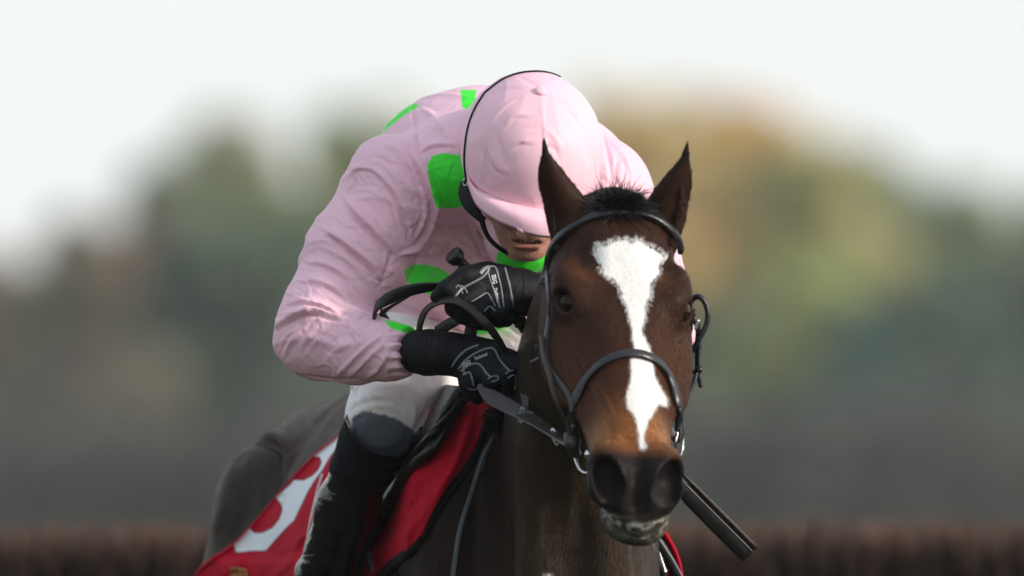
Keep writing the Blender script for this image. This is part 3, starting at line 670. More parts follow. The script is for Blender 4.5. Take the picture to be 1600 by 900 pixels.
m_silk = mat('pink_silk', (.89, .575, .69), rough=.55, spec=.32, noise_amt=.05, noise_scale=9, bumps=((700, .0003, None, 'n'), (22, .0014, None, 'd'), (80, .0007, None, 'd')), trans=.12, extra=silk_extra)
m_silk2 = mat('pink_silk_plain', (.90, .565, .67), rough=.55, spec=.32, noise_amt=.04, noise_scale=9, bumps=((700, .0003, None, 'n'), (14, .0005, None, 'd')), trans=.08)
T_j = thing('person', W(720, 560, 1.5), 'jockey in pink silks with green spots crouching low over the horse, head down', 'person')
mesh('silk_blouse', BV, BF, m_silk, T_j, fl={'patch': gsd})
BB = bvh(BV, BF)

# ---------------------------------------------------------------- jockey: head
JU = nrm([.10, -.70, .70]); JS = nrm(np.cross([0, 0, 1], [0, 1, 0]) * 1.0); JS = nrm(np.array([1, .06, -.02]) - (np.array([1, .06, -.02]) @ JU) * JU); JF = nrm(np.cross(JU, JS)); JF = JF if JF[2] < 0 else -JF
JR = np.array([JS, JF, JU]); JC = W(829, 250, .97)
def J(a, f, u): return JC + a * JS + f * JF + u * JU
face = SDF()
face.ell(J(0, .0, .0), (.074, .095, .09), JR)
face.limb([J(0, .045, -.01), J(.0, .058, -.055), J(0, .066, -.10)], [.066, .058, .036], [.05, .045, .034], JS, k=.02)
face.ell(J(0, .086, -.118), (.024, .020, .020), JR, k=.02)            # chin
for s in (-1, 1):
    face.cone(J(s * .058, .0, -.06), J(s * .020, .080, -.118), .022, .016, k=.02)   # jaw line
    face.ell(J(s * .040, .078, -.045), (.022, .020, .024), JR, k=.02)               # cheek
    face.ell(J(s * .032, .098, -.008), (.017, .012, .011), JR, k=.01, sub=True)     # eye socket
    face.ell(J(s * .013, .112, -.058), (.009, .009, .008), JR, k=.006)              # nostril wing
    face.ell(J(s * .010, .114, -.066), (.0045, .006, .006), JR, k=.003, sub=True)
face.cone(J(0, .096, -.005), J(0, .122, -.052), .010, .011, k=.014)   # nose
face.ell(J(0, .098, -.083), (.030, .010, .013), JR, k=.010)           # lips mound
face.ell(J(0, .104, -.0860), (.022, .014, .0072), JR, k=.003, sub=True) # open mouth
face.cone(J(-.018, .103, -.095), J(.018, .103, -.095), .0052, .0052, k=.006)
face.cone(J(0, .02, -.06), W(790, 330, 1.12), .055, .06, k=.02)       # neck
FV, FF = surface_nets(face, grade([(-.10, .16, .0026)]), grade([(.78, 1.2, .0034)]), grade([(1.78, 2.12, .0026)]))
fq = (FV - JC) @ JR.T
fc = np.tile([.46, .25, .175], (len(FV), 1)) * (.86 + .28 * fbm(FV, 60, 3, 3))[:, None]
def fm(w, c):
    global fc; w = np.clip(w, 0, 1)[:, None]; fc = fc * (1 - w) + np.array(c) * w
fm(np.exp(-((fq[:, 0] / .025) ** 2 + ((fq[:, 2] + .095) / .006) ** 2)) * (fq[:, 1] > .08), (.36, .12, .10))
fm(np.exp(-((fq[:, 0] / .025) ** 2 + ((fq[:, 2] + .075) / .005) ** 2)) * (fq[:, 1] > .09), (.36, .13, .11))
fm(np.exp(-((fq[:, 0] / .022) ** 2 + ((fq[:, 2] + .0855) / .0055) ** 2)) * (fq[:, 1] < .102) * (fq[:, 1] > .08), (.05, .012, .012))
fm(sstep((-.06 - fq[:, 2]) / .03) * (fbm(FV, 300, 5, 2) - .25) * .7, (.22, .13, .10))    # stubble
m_skin = mat('skin', tint='tint', rough=.5, spec=.4, bumps=((400, .0006, None, 'n'),))
mesh('head', FV, FF, m_skin, T_j, cols=fc)
m_teeth = mat('teeth', (.34, .30, .23), rough=.25, spec=.6)
for k in range(6):
    x = (k - 2.5) * .0062; ball('tooth', J(x, .1025 - abs(x) * .25, -.0845), (.0030, .003, .0042), m_teeth, T_j, JR, 10, 8)
m_eyew = mat('eye_white', (.7, .68, .65), rough=.2)
for s in (-1, 1): ball('eye', J(s * .032, .082, -.009), .0115, m_eyew, T_j, nu=16, nv=10)

# ---------------------------------------------------------------- jockey: helmet under a pink silk
helm = SDF()
helm.ell(J(0, .004, .019), (.1135, .135, .124), JR)
helm.ell(J(0, -.050, .0), (.105, .098, .102), JR, k=.03)
def cutf(P): q = (P - JC) @ JR.T; return -(q[:, 2] + .045 + .25 * q[:, 1])
def helm_d(P):
    d = helm(P); q = (P - JC) @ JR.T
    inner = np.sqrt((q[:, 0] / .1025) ** 2 + ((q[:, 1] - .0) / .122) ** 2 + ((q[:, 2] - .015) / .114) ** 2); inner = (inner - 1) * .10
    cut = -(q[:, 2] + .030 - .12 * q[:, 1])
    return np.maximum(np.maximum(d, -inner), -smin(-d * 0 + 1, -cut, .0) if False else np.maximum(cut, -1))
HMV, HMF = surface_nets(helm_d, grade([(-.11, .17, .0036)]), grade([(.76, 1.18, .0036)]), grade([(1.76, 2.18, .0036)]))
N_ = normals(HMV, HMF)
pc = HMV - JC; rr = ridge(np.stack([pc @ JS * 1.0, pc @ JF * .5, pc @ JU * .5], -1) + .01 * fbm(HMV, 20, 3, 2)[:, None], 38, 14) ** 3
HMV = HMV + N_ * ((fbm(HMV, 12, 31, 2) - .5) * .003 + rr * .0010)[:, None]
N_ = normals(HMV, HMF)
HMV = fold(HMV, N_, [([(846, 150), (850, 200), (853, 260), (856, 326)], 1.8, 2.6, 'r'), ([(838, 148), (800, 158), (770, 190), (756, 240), (750, 285)], 1.8, 2.4, 'r'), ([(860, 150), (896, 168), (922, 210), (934, 280)], 1.8, 2.4, 'r'),
   ([(790, 195), (806, 182), (828, 180)], 4, 2.6, 'o'), ([(776, 215), (782, 232), (786, 250)], 4, 2.5, 'v'), ([(766, 240), (776, 262), (790, 270)], 4, 2.5, 'o'), ([(752, 225), (760, 260), (764, 290)], 4, 2.4, 'v'),
   ([(820, 205), (840, 198), (850, 196)], 3, 2, 'v'), ([(850, 200), (866, 214), (876, 232)], 4, 2, 'r'), ([(852, 225), (868, 235), (872, 250)], 3, 2, 'v'), ([(800, 230), (815, 222), (835, 224)], 3.5, 2, 'o'),
   ([(810, 120), (830, 130), (842, 138)], 3, 1.5, 'v'), ([(770, 150), (790, 140), (812, 138)], 3, 1.6, 'v'), ([(905, 200), (915, 225), (918, 255)], 4, 2.5, 'v'), ([(885, 165), (900, 180), (912, 200)], 4, 2, 'o'),
   ([(738, 280), (768, 303), (812, 321), (856, 328), (900, 322)], 3, 2.6, 'r'), ([(745, 296), (775, 314), (815, 328), (856, 334)], 2.5, 2.5, 'v')], gate=-.1)
T_h = mesh('helmet', HMV, HMF, m_silk2, T_j)
HM = bvh(HMV, HMF)
def sub(o, parent):   # make o a sub-part of a mesh part
    o.parent = parent; o.matrix_parent_inverse = parent.matrix_parent_inverse.copy() if False else Matrix.Identity(4); 
    o.matrix_parent_inverse = (Matrix.Translation(parent.parent.location) @ parent.matrix_parent_inverse).inverted() if parent.parent is not None else Matrix.Identity(4)
    return o
# peak
inn = spline([(731, 282), (745, 298), (770, 311), (800, 322), (830, 329), (856, 332), (885, 330), (915, 321), (940, 305), (956, 286)], 5)
out = spline([(730, 286), (744, 319), (772, 342), (806, 357), (835, 366), (858, 369), (890, 366), (925, 352), (952, 328), (964, 296)], 5)
R0 = []; n_ = len(inn)
for i in range(n_):
    p, n = drape(HM, inn[i][0], inn[i][1] - 5, .0005)
    if p is None: p = W(inn[i][0], inn[i][1], .9)
    e = W(out[i][0], out[i][1], JC[1] - .145 + .09 * (abs(i / (n_ - 1) - .5) * 2) ** 2.2)
    R0.append((p, e))
V = []; K = 8
for side in (0, 1):
    for i in range(n_):
        p, e = R0[i]; 
        for k in range(K + 1):
            t = k / K; q = p * (1 - t) + e * t + np.array([0, -.012, .006]) * math.sin(math.pi * t * .9)
            V.append(q - side * np.array([0, -.001, .0045]) * (1 if 0 < k else .4))
F = []; off = n_ * (K + 1)
for i in range(n_ - 1):
    for k in range(K):
        a = i * (K + 1) + k; F.append((a, a + 1, a + K + 2, a + K + 1)); F.append((off + a, off + a + K + 1, off + a + K + 2, off + a + 1))
    a = i * (K + 1) + K; F.append((a, off + a, off + a + K + 1, a + K + 1))
sub(mesh('peak', V, F, m_silk2, T_j), T_h)
bp, bn = drape(HM, 845, 143, .001); ball_o = ball('button', bp, (.0105, .0105, .0055), m_silk2, T_j, np.array([nrm(np.cross(bn, [0, 0, 1])), nrm(np.cross(bn, np.cross(bn, [0, 0, 1]))), bn]), 20, 12); sub(ball_o, T_h)
m_elastic = mat('black_elastic', (.008, .008, .013), rough=.6, spec=.2, bumps=((900, .0004, None, 'n'),))
pts, nn = [], []
for q in spline([(884, 121), (860, 111), (836, 108.5), (808, 112), (782, 123), (758, 143), (740, 170), (729, 200), (724, 235), (724, 262), (727, 284)], 3):
    p, n = drape(HM, q[0] + (3 if q[0] < 760 else 0), q[1] + (4 if q[1] < 140 else 0), 0)
    if p is None: continue
    p, n = snap(HM, W(q[0], q[1], p[1]), .0015); pts.append(p); nn.append(n)
sub(strap('goggle_strap', pts, nn, .0055, .002, m_elastic, T_j, n=3), T_h)
# padded harness and chin strap
hp = [W(725, 284, .975), W(726, 300, .965), W(734, 320, .955), (W(748, 338, .95)), W(757, 345, .95)]
sub(strap('chin_strap', hp, [np.array([-.5, -.8, .1])] * 5, [.012, .026, .024, .014, .010], .008, m_elastic, T_j), T_h)
sub(strap('chin_strap', [W(752, 340, .95), W(756, 356, .955), W(764, 372, .965), W(778, 386, .975), W(800, 400, .985)], [np.array([-.6, -.7, -.3])] * 5, [.012, .010, .010, .008], .003, m_elastic, T_j), T_h)
m_steel = mat('polished_steel', (.62, .64, .66), rough=.16, metal=1.0)
sub(tube('buckle', [W(724, 281, .966), W(731, 282, .962), W(730, 288, .962), W(725, 290, .966)], .0012, m_steel, T_j, closed=True, n=3, k=6), T_h)

# ---------------------------------------------------------------- jockey: breeches and boots
br = SDF()
br.limb([W(722, 452, 1.62), W(716, 510, 1.68), W(712, 560, 1.70)], [.155, .17, .16], [.12, .14, .13], [1, .1, 0])
br.chain([W(668, 545, 1.56), W(640, 600, 1.38), W(607, 648, 1.20)], [.098, .088, .069], k=.04, kj=.03)
br.chain([W(607, 648, 1.20), W(572, 715, 1.22)], [.058, .042], k=.02)
br.chain([W(770, 535, 1.60), W(850, 600, 1.42), W(930, 655, 1.27)], [.098, .088, .068], k=.04, kj=.03)
br.chain([W(930, 655, 1.27), W(945, 740, 1.34)], [.066, .056], k=.02)
RV, RF = surface_nets(br, grade([(-.36, -.02, .0045), (-.02, .26, .01)]), grade([(1.08, 1.5, .0045), (1.5, 1.95, .010)]), grade([(1.38, 1.50, .008), (1.50, 1.96, .0045)]))
N_ = normals(RV, RF)
ta = nrm(W(607, 648, 1.20) - W(668, 545, 1.56)); tt_ = RV @ ta
RV = RV + N_ * ((fbm(RV, 14, 4, 2) - .5) * .006 + ridge(np.stack([tt_, RV[:, 0] * .35, RV[:, 2] * .35], -1), 40, 6) ** 3 * .0022)[:, None]
RV = fold(RV, normals(RV, RF), [([(545, 640), (560, 628), (590, 622), (612, 624)], 4, 3, 'o'), ([(550, 655), (575, 640), (610, 640), (640, 655)], 4, 3, 'o'), ([(632, 600), (626, 630), (620, 655)], 2, 1.5, 'v'), ([(637, 600), (632, 630), (626, 658)], 2, 1.5, 'v'),
    ([(560, 600), (556, 615), (562, 630)], 4, 4, 'v'), ([(690, 600), (688, 630), (676, 655)], 3, 3.5, 'v'), ([(672, 625), (664, 648), (652, 668)], 4, 3, 'v'), ([(650, 630), (646, 655), (640, 675)], 4, 2.5, 'r'),
    ([(700, 605), (720, 606), (735, 600)], 3, 3, 'v'), ([(660, 590), (668, 615), (676, 640)], 5, 2.5, 'r'), ([(575, 612), (590, 635), (600, 655)], 4, 2, 'r'), ([(780, 500), (805, 515), (830, 535)], 5, 4, 'v'), ([(760, 520), (790, 535), (815, 555)], 5, 4, 'r')])
pr = proj(RV)
# grey knee patch
ksd = -poly_sd(pr, [(550, 652), (566, 644), (595, 646), (622, 655), (645, 672), (655, 695), (650, 745), (600, 760), (550, 720)])
rc = np.tile([.84, .85, .85], (len(RV), 1)); w = sstep(ksd / 1.6 + .5) * (normals(RV, RF)[:, 1] < .3)
rc = rc * (1 - w[:, None]) + np.array([.115, .13, .165]) * w[:, None]
m_breech = mat('breeches_cloth', tint='tint', rough=.62, spec=.3, noise_amt=.05, noise_scale=20, bumps=((900, .0004, None, 'n'), (26, .0016, None, 'd')))
mesh('breeches', RV, RF, m_breech, T_j, cols=rc)
RB = bvh(RV, RF)
# belt
pts = []; nn = []
for q in [(560, 492), (572, 484), (586, 480), (600, 486), (640, 502), (700, 512), (770, 508), (830, 492)]:
    p, n = drape(BB, q[0], q[1], .004); 
    if p is None: p, n = W(q[0], q[1], 1.5), np.array([0, -1, 0])
    p = W(q[0], q[1], 1.50); pts.append(p); nn.append(np.array([-.2, -1, 0]))
strap('waistband', pts, nn, .018, .003, m_elastic, T_j)
# logo on the thigh
m_navy = mat('navy_print', (.015, .025, .09), rough=.6)
lg = []
for k, (x, y) in enumerate([(541, 598), (546, 598), (551, 599), (542, 606), (547, 607), (552, 608), (549, 614)]):
    c = []
    for dx, dy in ((-1.9, -3), (1.7, -3), (2.1, 3), (-1.5, 3)):
        p, n = drape(RB, x + dx, y + dy, .0012)
        if p is not None: c.append(p)
    if len(c) == 4: lg.append((c, [(0, 1, 2, 3)]))
if lg: V, F = join(lg); mesh('thigh_logo', V, F, m_navy, T_j, smooth=False)
# knitted band between knee and boot
def sleeve(name, A, B, ra, rb, m, par, wr=.0016, seed=1, lip=True, k=72, n=30, dent=None, f=55):
    A = np.array(A); B = np.array(B); d = nrm(B - A); u = nrm(np.cross(d, [0, 1, .2])); v = np.cross(d, u); V = []
    rows = [(-.0, -.004)] + [(i / n, 0) for i in range(n + 1)]
    for t, dr in rows:
        for j in range(k):
            a = 2 * math.pi * j / k; c = A + (B - A) * t; r = ra + (rb - ra) * t + dr
            V.append(c + r * (math.cos(a) * u + math.sin(a) * v))
    V = np.array(V); L = np.linalg.norm(B - A); cc = ((V - A) @ d)[:, None] * d + A; rad = V - cc; rad /= np.linalg.norm(rad, axis=1)[:, None]
    s = (V - A) @ d + .006 * (noise(V, 14, seed) - .5) * 2
    V = V + rad * ((ridge(np.stack([s, rad @ u * .02, rad @ v * .02], -1), f, seed) ** 2) * wr + (fbm(V, 18, seed, 2) - .5) * wr * 1.6)[:, None]
    F = [(i * k + j, i * k + (j + 1) % k, (i + 1) * k + (j + 1) % k, (i + 1) * k + j) for i in range(len(rows) - 1) for j in range(k)]
    return mesh(name, V, F, m, par)
m_knit = mat('black_knit', (.005, .0055, .009), rough=.75, spec=.14, bumps=((500, .0008, (1, 1, 3), 'n'),))
sleeve('gaiter', W(592, 676, 1.175), W(557, 745, 1.230), .0600, .0475, m_knit, T_j, wr=.003, seed=3, f=70)
m_boot = mat('boot_leather', (.004, .0045, .006), rough=.15, spec=.5, coat=.0, coat_r=.15, rough_var=.06, noise_amt=.2, noise_scale=40, bumps=((12, .0016, (1, 1, 2.2), 'd'), (300, .0004, None, 'n')))
for side, (A, B, C) in ((-1, (W(570, 716, 1.215), W(503, 905, 1.42), W(492, 985, 1.47))), (1, (W(944, 735, 1.33), W(962, 920, 1.52), W(965, 990, 1.55)))):
    bo = SDF(); bo.chain([A, (A * .62 + B * .38), B, C], [.0480, .0480, .0420, .036], k=.03, kj=.02)
    bo.chain([C, C + np.array([.01 * side, -.03, -.03]), C + np.array([.02 * side, -.16, -.045])], [.042, .040, .030], k=.02)
    top = nrm(np.array([.45, .1, .9])) if side < 0 else np.array([0, 0, 1.])
    def bd(P, bo=bo, A=A, top=top): return np.maximum(bo(P), (P - A) @ top)
    lo = np.minimum(np.minimum(A, B), C) - .12; hi = np.maximum(np.maximum(A, B), C) + .12; lo[1] -= .12
    h = .0045 if side < 0 else .01
    V, F = surface_nets(bd, np.arange(lo[0], hi[0], h), np.arange(lo[1], hi[1], h), np.arange(lo[2], hi[2], h))
    if side < 0:
        N_ = normals(V, F); d = nrm(B - A); s = (V - A) @ d + .02 * (noise(V, 10, 3) - .5)
        V = V + N_ * (ridge(np.stack([s, V[:, 0] * .25, V[:, 1] * .25], -1), 24, 5) ** 3 * .0022 + (fbm(V, 13, 6, 2) - .5) * .003)[:, None]
        V = fold(V, normals(V, F), [([(505, 760), (520, 768), (545, 772), (575, 765)], 4, 3, 'v'), ([(500, 775), (520, 785), (550, 785)], 4, 2.5, 'r'), ([(478, 860), (500, 868), (525, 862)], 4, 3, 'v'), ([(470, 880), (492, 885), (520, 880)], 4, 3, 'r')])
    mesh('boot', V, F, m_boot, T_j)
    if side < 0: BOOTB = bvh(V, F)
# small print on the gaiter
m_white = mat('white_print_highlight', (.7, .7, .7), rough=.5)
for k, (x, y) in enumerate([(539, 652), (541, 657), (543, 661), (545, 666)]):
    Yg = 1.125; tube('logo_print', [W(x - 1.6, y - 1.5, Yg), W(x + 1.3, y, Yg - .002), W(x - .6, y + 1.8, Yg)], .0008, m_white, T_j, n=3, k=5)
# ---------------------------------------------------------------- gloves
m_glove = mat('black_glove', (.0045, .005, .0075), rough=.6, spec=.17, noise_amt=.2, noise_scale=60, bumps=((420, .0006, None, 'n'), (70, .0012, None, 'd')))
m_pipe = mat('grey_silicone', (.17, .19, .22), rough=.45, spec=.5)
m_text = mat('silver_print', (.62, .64, .68), rough=.4)
def make_glove(cuffpts, cuffr, back, fingers, thumb, extra, bounds):
    g = SDF(); g.chain([W(*p) for p in cuffpts], cuffr, k=.012, kj=.008)
    for c, r, R in back: g.ell(W(*c), r, R, k=.014)
    for pts, r in fingers: g.chain([W(*p) for p in pts], r, k=.0055, kj=.003)
    g.chain([W(*p) for p in thumb[0]], thumb[1], k=.008, kj=.004)
    for pts, r in extra: g.chain([W(*p) for p in pts], r, k=.006)
    lo = W(*bounds[0]); hi = W(*bounds[1]); h = .0021
    V, F = surface_nets(g, np.arange(min(lo[0], hi[0]), max(lo[0], hi[0]), h), np.arange(bounds[0][2], bounds[1][2], h), np.arange(min(lo[2], hi[2]), max(lo[2], hi[2]), h))
    return V, F
def rot(ax, up=(0, -1, 0)):
    e1 = nrm(ax); e2 = nrm(np.array(up, float) - (np.array(up, float) @ e1) * e1); return np.array([e1, e2, np.cross(e1, e2)])
# near (picture left) hand
RL = rot(W(790, 575, .83) - W(700, 555, .87))
GLV, GLF = make_glove([(654, 550, .905), (670, 551, .895), (698, 553, .875), (720, 556, .868)], [.0352, .0360, .0335, .031],
    [((742, 562, .862), (.048, .024, .037), RL), ((765, 565, .850), (.030, .020, .034), RL)],
    [([(782, 553, .850), (808, 571, .828), (812, 594, .835), (803, 610, .860)], [.0145, .0135, .0125, .0115]),
     ([(768, 566, .842), (793, 586, .820), (796, 604, .832), (786, 616, .858)], [.0155, .0145, .013, .012]),
     ([(750, 578, .845), (769, 596, .822), (770, 608, .835), (762, 618, .862)], [.0155, .0145, .013, .012]),
     ([(727, 578, .858), (731, 600, .842), (738, 614, .848), (746, 622, .872)], [.016, .0145, .0125, .0115])],
    ([(765, 548, .868), (795, 560, .868), (824, 571, .872), (836, 580, .885)], [.018, .015, .0135, .011]), [([(708, 545, .872), (745, 548, .868)], [.026, .022])],
    ((610, 490, .78), (860, 640, .97)))
N_ = normals(GLV, GLF); GLV = GLV + N_ * ((ridge(np.stack([(GLV[:, 0]), GLV[:, 1] * .2, GLV[:, 2] * .2], -1), 95, 3) ** 3 * .0016) * (proj(GLV)[:, 0] < 700))[:, None]
GLV = fold(GLV, N_, [([(785, 560), (776, 580), (768, 596)], 3, 2, 'v'), ([(760, 572), (752, 590), (746, 604)], 3, 2, 'v'), ([(712, 590), (722, 584), (735, 590)], 3, 2, 'v')])
mesh('glove', GLV, GLF, m_glove, T_j); GLB = bvh(GLV, GLF)
# far hand, closed on the whip
RR = rot(W(845, 458, .93) - W(715, 455, .875))
GRV, GRF = make_glove([(905, 468, .985), (850, 462, .94), (815, 457, .915), (790, 452, .90)], [.034, .0345, .036, .036],
    [((768, 450, .888), (.050, .026, .040), RR), ((748, 448, .880), (.034, .022, .032), RR), ((775, 476, .888), (.032, .024, .026), RR)],
    [([(728, 440, .868), (706, 458, .845), (708, 482, .848), (722, 495, .875)], [.016, .0145, .0135, .012]),
     ([(744, 455, .860), (722, 474, .838), (724, 494, .846), (738, 502, .875)], [.016, .015, .0135, .012]),
     ([(764, 468, .862), (744, 487, .840), (748, 503, .850), (762, 506, .878)], [.016, .015, .0135, .012]),
     ([(790, 474, .875), (775, 490, .856), (780, 500, .866), (792, 500, .888)], [.015, .014, .0125, .0115])],
    ([(762, 428, .880), (726, 432, .855), (696, 451, .842), (682, 464, .845)], [.020, .0165, .0135, .0105]), [],
    ((660, 385, .79), (930, 530, 1.05)))
N_ = normals(GRV, GRF); GRV = GRV + N_ * ((ridge(np.stack([(GRV[:, 0]), GRV[:, 1] * .2, GRV[:, 2] * .2], -1), 80, 3) ** 3 * .0013) * (proj(GRV)[:, 0] > 805))[:, None]
mesh('glove', GRV, GRF, m_glove, T_j); GRB = bvh(GRV, GRF)
def dstrip(name, bv, q, w, t, m, parent, off=.0004, n=4, step=3, fallY=None):
    pts, nn = [], []
    for a in spline(q, step):
        p, nr = drape(bv, a[0], a[1], off)
        if p is None:
            if fallY is None: continue
            p, nr = W(a[0], a[1], fallY), np.array([0, -1., 0])
        pts.append(p); nn.append(nr)
    if len(pts) < 3: return None
    return strap(name, pts, nn, w, t, m, parent, n=2)
for q, w in [([(711, 464), (722, 451), (740, 441), (754, 433), (762, 424), (765, 416)], .0038), ([(762, 424), (766, 438), (771, 452), (776, 467), (781, 481)], .0028),
             ([(765, 416), (774, 418), (779, 434), (783, 450), (787, 480)], .0030), ([(789, 418), (793, 434), (797, 450), (802, 480)], .0036),
             ([(736, 472), (751, 463), (761, 458), (767, 466), (774, 479)], .0028), ([(756, 487), (765, 479), (774, 486)], .0026), ([(720, 446), (727, 452), (730, 458)], .003), ([(712, 450), (717, 446), (723, 459)], .0024), ([(765, 416), (757, 420), (750, 428)], .006)]:
    dstrip('grip_line', GRB, q, w, .0014, m_pipe, T_j)
for q, w in [([(706, 573), (716, 558), (730, 546), (748, 539)], .0034), ([(716, 577), (727, 563), (743, 552), (763, 544), (773, 547), (780, 561), (790, 573), (798, 581)], .0032),
             ([(720, 580), (733, 571), (745, 568), (753, 573), (760, 583), (768, 590)], .0030), ([(723, 586), (733, 582), (737, 590), (740, 603)], .0030), ([(722, 570), (724, 579), (728, 586)], .003),
             ([(762, 592), (770, 588), (777, 588), (778, 593), (768, 597)], .0026), ([(790, 584), (796, 580), (802, 579)], .0026), ([(793, 591), (803, 586), (806, 598), (804, 609)], .0028), ([(731, 607), (738, 609), (744, 608)], .0026)]:
    dstrip('grip_line', GLB, q, w, .0014, m_pipe, T_j)
def print_text(body, size_px, origin, ang, bv, m, parent, shear=0.0, off=.0012, name='lettering', sx=1.0, bold=0.0):
    cu = bpy.data.curves.new(name, 'FONT'); cu.body = body; cu.size = size_px; cu.shear = shear; cu.offset = bold; cu.resolution_u = 3
    o = bpy.data.objects.new(name, cu); scene.collection.objects.link(o); bpy.context.view_layer.update()
    me = bpy.data.meshes.new_from_object(o.evaluated_get(bpy.context.evaluated_depsgraph_get())); bpy.data.objects.remove(o)
    bm = bmesh.new(); bm.from_mesh(me); bmesh.ops.triangulate(bm, faces=bm.faces); bmesh.ops.subdivide_edges(bm, edges=[e for e in bm.edges if e.calc_length() > size_px * .35], cuts=1, use_grid_fill=False); bm.to_mesh(me); bm.free()
    c, s = math.cos(ang), math.sin(ang); V = []; 
    F = [tuple(p.vertices) for p in me.polygons]
    last = None
    for v in me.vertices:
        x, y = v.co.x * sx, v.co.y; q = (origin[0] + x * c + y * s, origin[1] + x * s - y * c); p, n = drape(bv, q[0], q[1], off)
        V.append(p if p is not None else (last if last is not None else W(*q, .85))); last = V[-1]
    return mesh(name, np.array(V), F, m, parent, smooth=False)
print_text('SSG', 9.5, (767.5, 430), math.radians(79), GRB, m_text, T_j, sx=.92, bold=.25)
print_text('Technical', 7.0, (771.2, 449), math.radians(79), GRB, m_text, T_j, shear=.35, sx=.92, bold=.08)
print_text('SSG', 9.0, (724.5, 573.5), math.radians(-27), GLB, m_text, T_j, sx=.92, bold=.25)
print_text('Technical', 7.2, (741.5, 563.5), math.radians(-22), GLB, m_text, T_j, shear=.35, sx=.80, bold=.08)

# ---------------------------------------------------------------- whip
m_leather = mat('black_leather', (.006, .0065, .0075), rough=.36, spec=.38, noise_amt=.25, noise_scale=70, rough_var=.08, bumps=((160, .0007, None, 'n'),))
m_brleather = mat('brown_leather', (.022, .015, .011), rough=.42, spec=.35, noise_amt=.3, noise_scale=60, rough_var=.08, bumps=((200, .0008, None, 'n'),))
def WH(t): return W(715, 405, .895) * (1 - t) + W(1172, 864, 1.20) * t
T_w = thing('whip', WH(.15), 'black padded racing whip held slanting down behind the head of the horse', 'whip')
wd = nrm(WH(1) - WH(0))
tube('handle', [WH(.0), WH(.05), WH(.15), WH(.27), WH(.31)], [.0085, .009, .0095, .0115, .0112], m_leather, T_w, n=3, k=16)
tube('handle_cap', [WH(-.018), WH(-.012), WH(.0), WH(.006)], [.0145, .0155, .0145, .0100], m_leather, T_w, n=2, k=20)
for k in range(7): a = .19 + k * .018; tube('grip_ring', [WH(a), WH(a + .004), WH(a + .008)], [.0112, .0124, .0112], m_leather, T_w, n=1, k=14)
tube('shaft', [WH(.30), WH(.55), WH(.76)], [.0065, .0055, .0050], m_leather, T_w, n=3, k=10)
side = nrm(np.cross(wd, [0, 1, 0])); side = side if side[2] > 0 else -side
fa, fb = WH(.735), WH(1.0)
def pad(name, oA, oB, w, t, m): strap(name, [fa + side * oA, (fa + fb) / 2 + side * (oA + oB) / 2 + np.array([0, -.001, 0]), fb + side * oB], [np.array([0, -1, .15])] * 3, w, t, m, T_w, n=8)
pad('flap', -.004, -.004, [.016, .030, .031, .031, .030], .010, m_leather); pad('flap', .0125, .0125, [.004, .008, .009, .009, .008], .012, m_brleather)
tube('stitching', [fa + side * .0045 + np.array([0, -.0062, 0]), fb + side * .0045 + np.array([0, -.0062, 0])], .0009, m_pipe, T_w, n=10, k=5)
# ---------------------------------------------------------------- bridle and reins
T_b = thing('bridle', H(0, .02, .01), 'black leather bridle with browband, noseband, loose ring bit and long reins', 'bridle')
m_brid = mat('bridle_leather', (.010, .0115, .0145), rough=.36, spec=.5, noise_amt=.25, noise_scale=90, rough_var=.1, bumps=((220, .0006, None, 'n'),))
def hstrap(name, q, w, t, m, off=.002, fallY=None, par=None, step=3):
    """strap over the hide of the horse; where the line of sight misses the hide it keeps the last distance"""
    pts, nn = [], []; ly = fallY
    for a in spline(q, step):
        p, nr = drape(HB, a[0], a[1], off)
        if p is not None and (ly is None or abs(p[1] - ly) < .10): ly = p[1]
        else: p, nr = W(a[0], a[1], (ly if ly is not None else .4) + .004), (nn[-1] if nn else np.array([0, -1., 0]))
        pts.append(p); nn.append(nr)
    P = np.array(pts); N = np.array(nn)
    for _ in range(3): P[1:-1] = (P[:-2] + 2 * P[1:-1] + P[2:]) / 4; N[1:-1] = (N[:-2] + 2 * N[1:-1] + N[2:]) / 4
    P = P + N * t * .35
    return strap(name, P, N, w, t, m, par if par is not None else T_b, n=2)
def ring_around(b0, tilt, amin, off, n=40, cback=-.12):
    """closed loop round the head in a plane through face height b0, tilted by 'tilt'"""
    pts = []; nn = []; c = H(0, b0 + tilt * .5, cback * .6)
    for i in range(n):
        a = 2 * math.pi * i / n; d = hr * math.sin(a) + nrm(hn - hu * tilt) * math.cos(a)
        o = c + d * .35; h = HB.ray_cast(Vector(o.tolist()), Vector((-d).tolist()))
        if h[0] is None: continue
        pts.append(np.array(h[0] + h[1] * off)); nn.append(np.array(h[1]))
    return pts, nn
hstrap('browband', [(848, 446), (853, 428), (860, 405), (872, 383), (893, 360), (925, 344), (965, 337), (1000, 339), (1030, 349), (1050, 367), (1062, 392)], .0150, .0075, m_brid, .006, .40)
hstrap('headpiece', [(857, 420), (852, 440), (850, 460), (849, 480), (853, 500), (858, 520)], .010, .004, m_brid, .003, .45)
hstrap('cheekpiece', [(858, 428), (861, 455), (863, 480), (861, 505), (857, 530), (856, 555), (863, 578), (874, 596), (886, 609), (895, 625), (898, 645)], .0095, .004, m_brid, .004, .36)
hstrap('cheekpiece', [(856, 528), (858, 556), (866, 585), (873, 610), (880, 636), (887, 660), (893, 680)], .0085, .005, m_brleather, .010, .34)
tube('throat_lash', [W(850, 452, .47), W(851, 490, .47), W(857, 522, .42), W(854, 545, .40), W(844, 560, .40), W(831, 567, .41)], [.004, .004, .004, .0038, .004, .0045], m_brid, T_b, n=5)
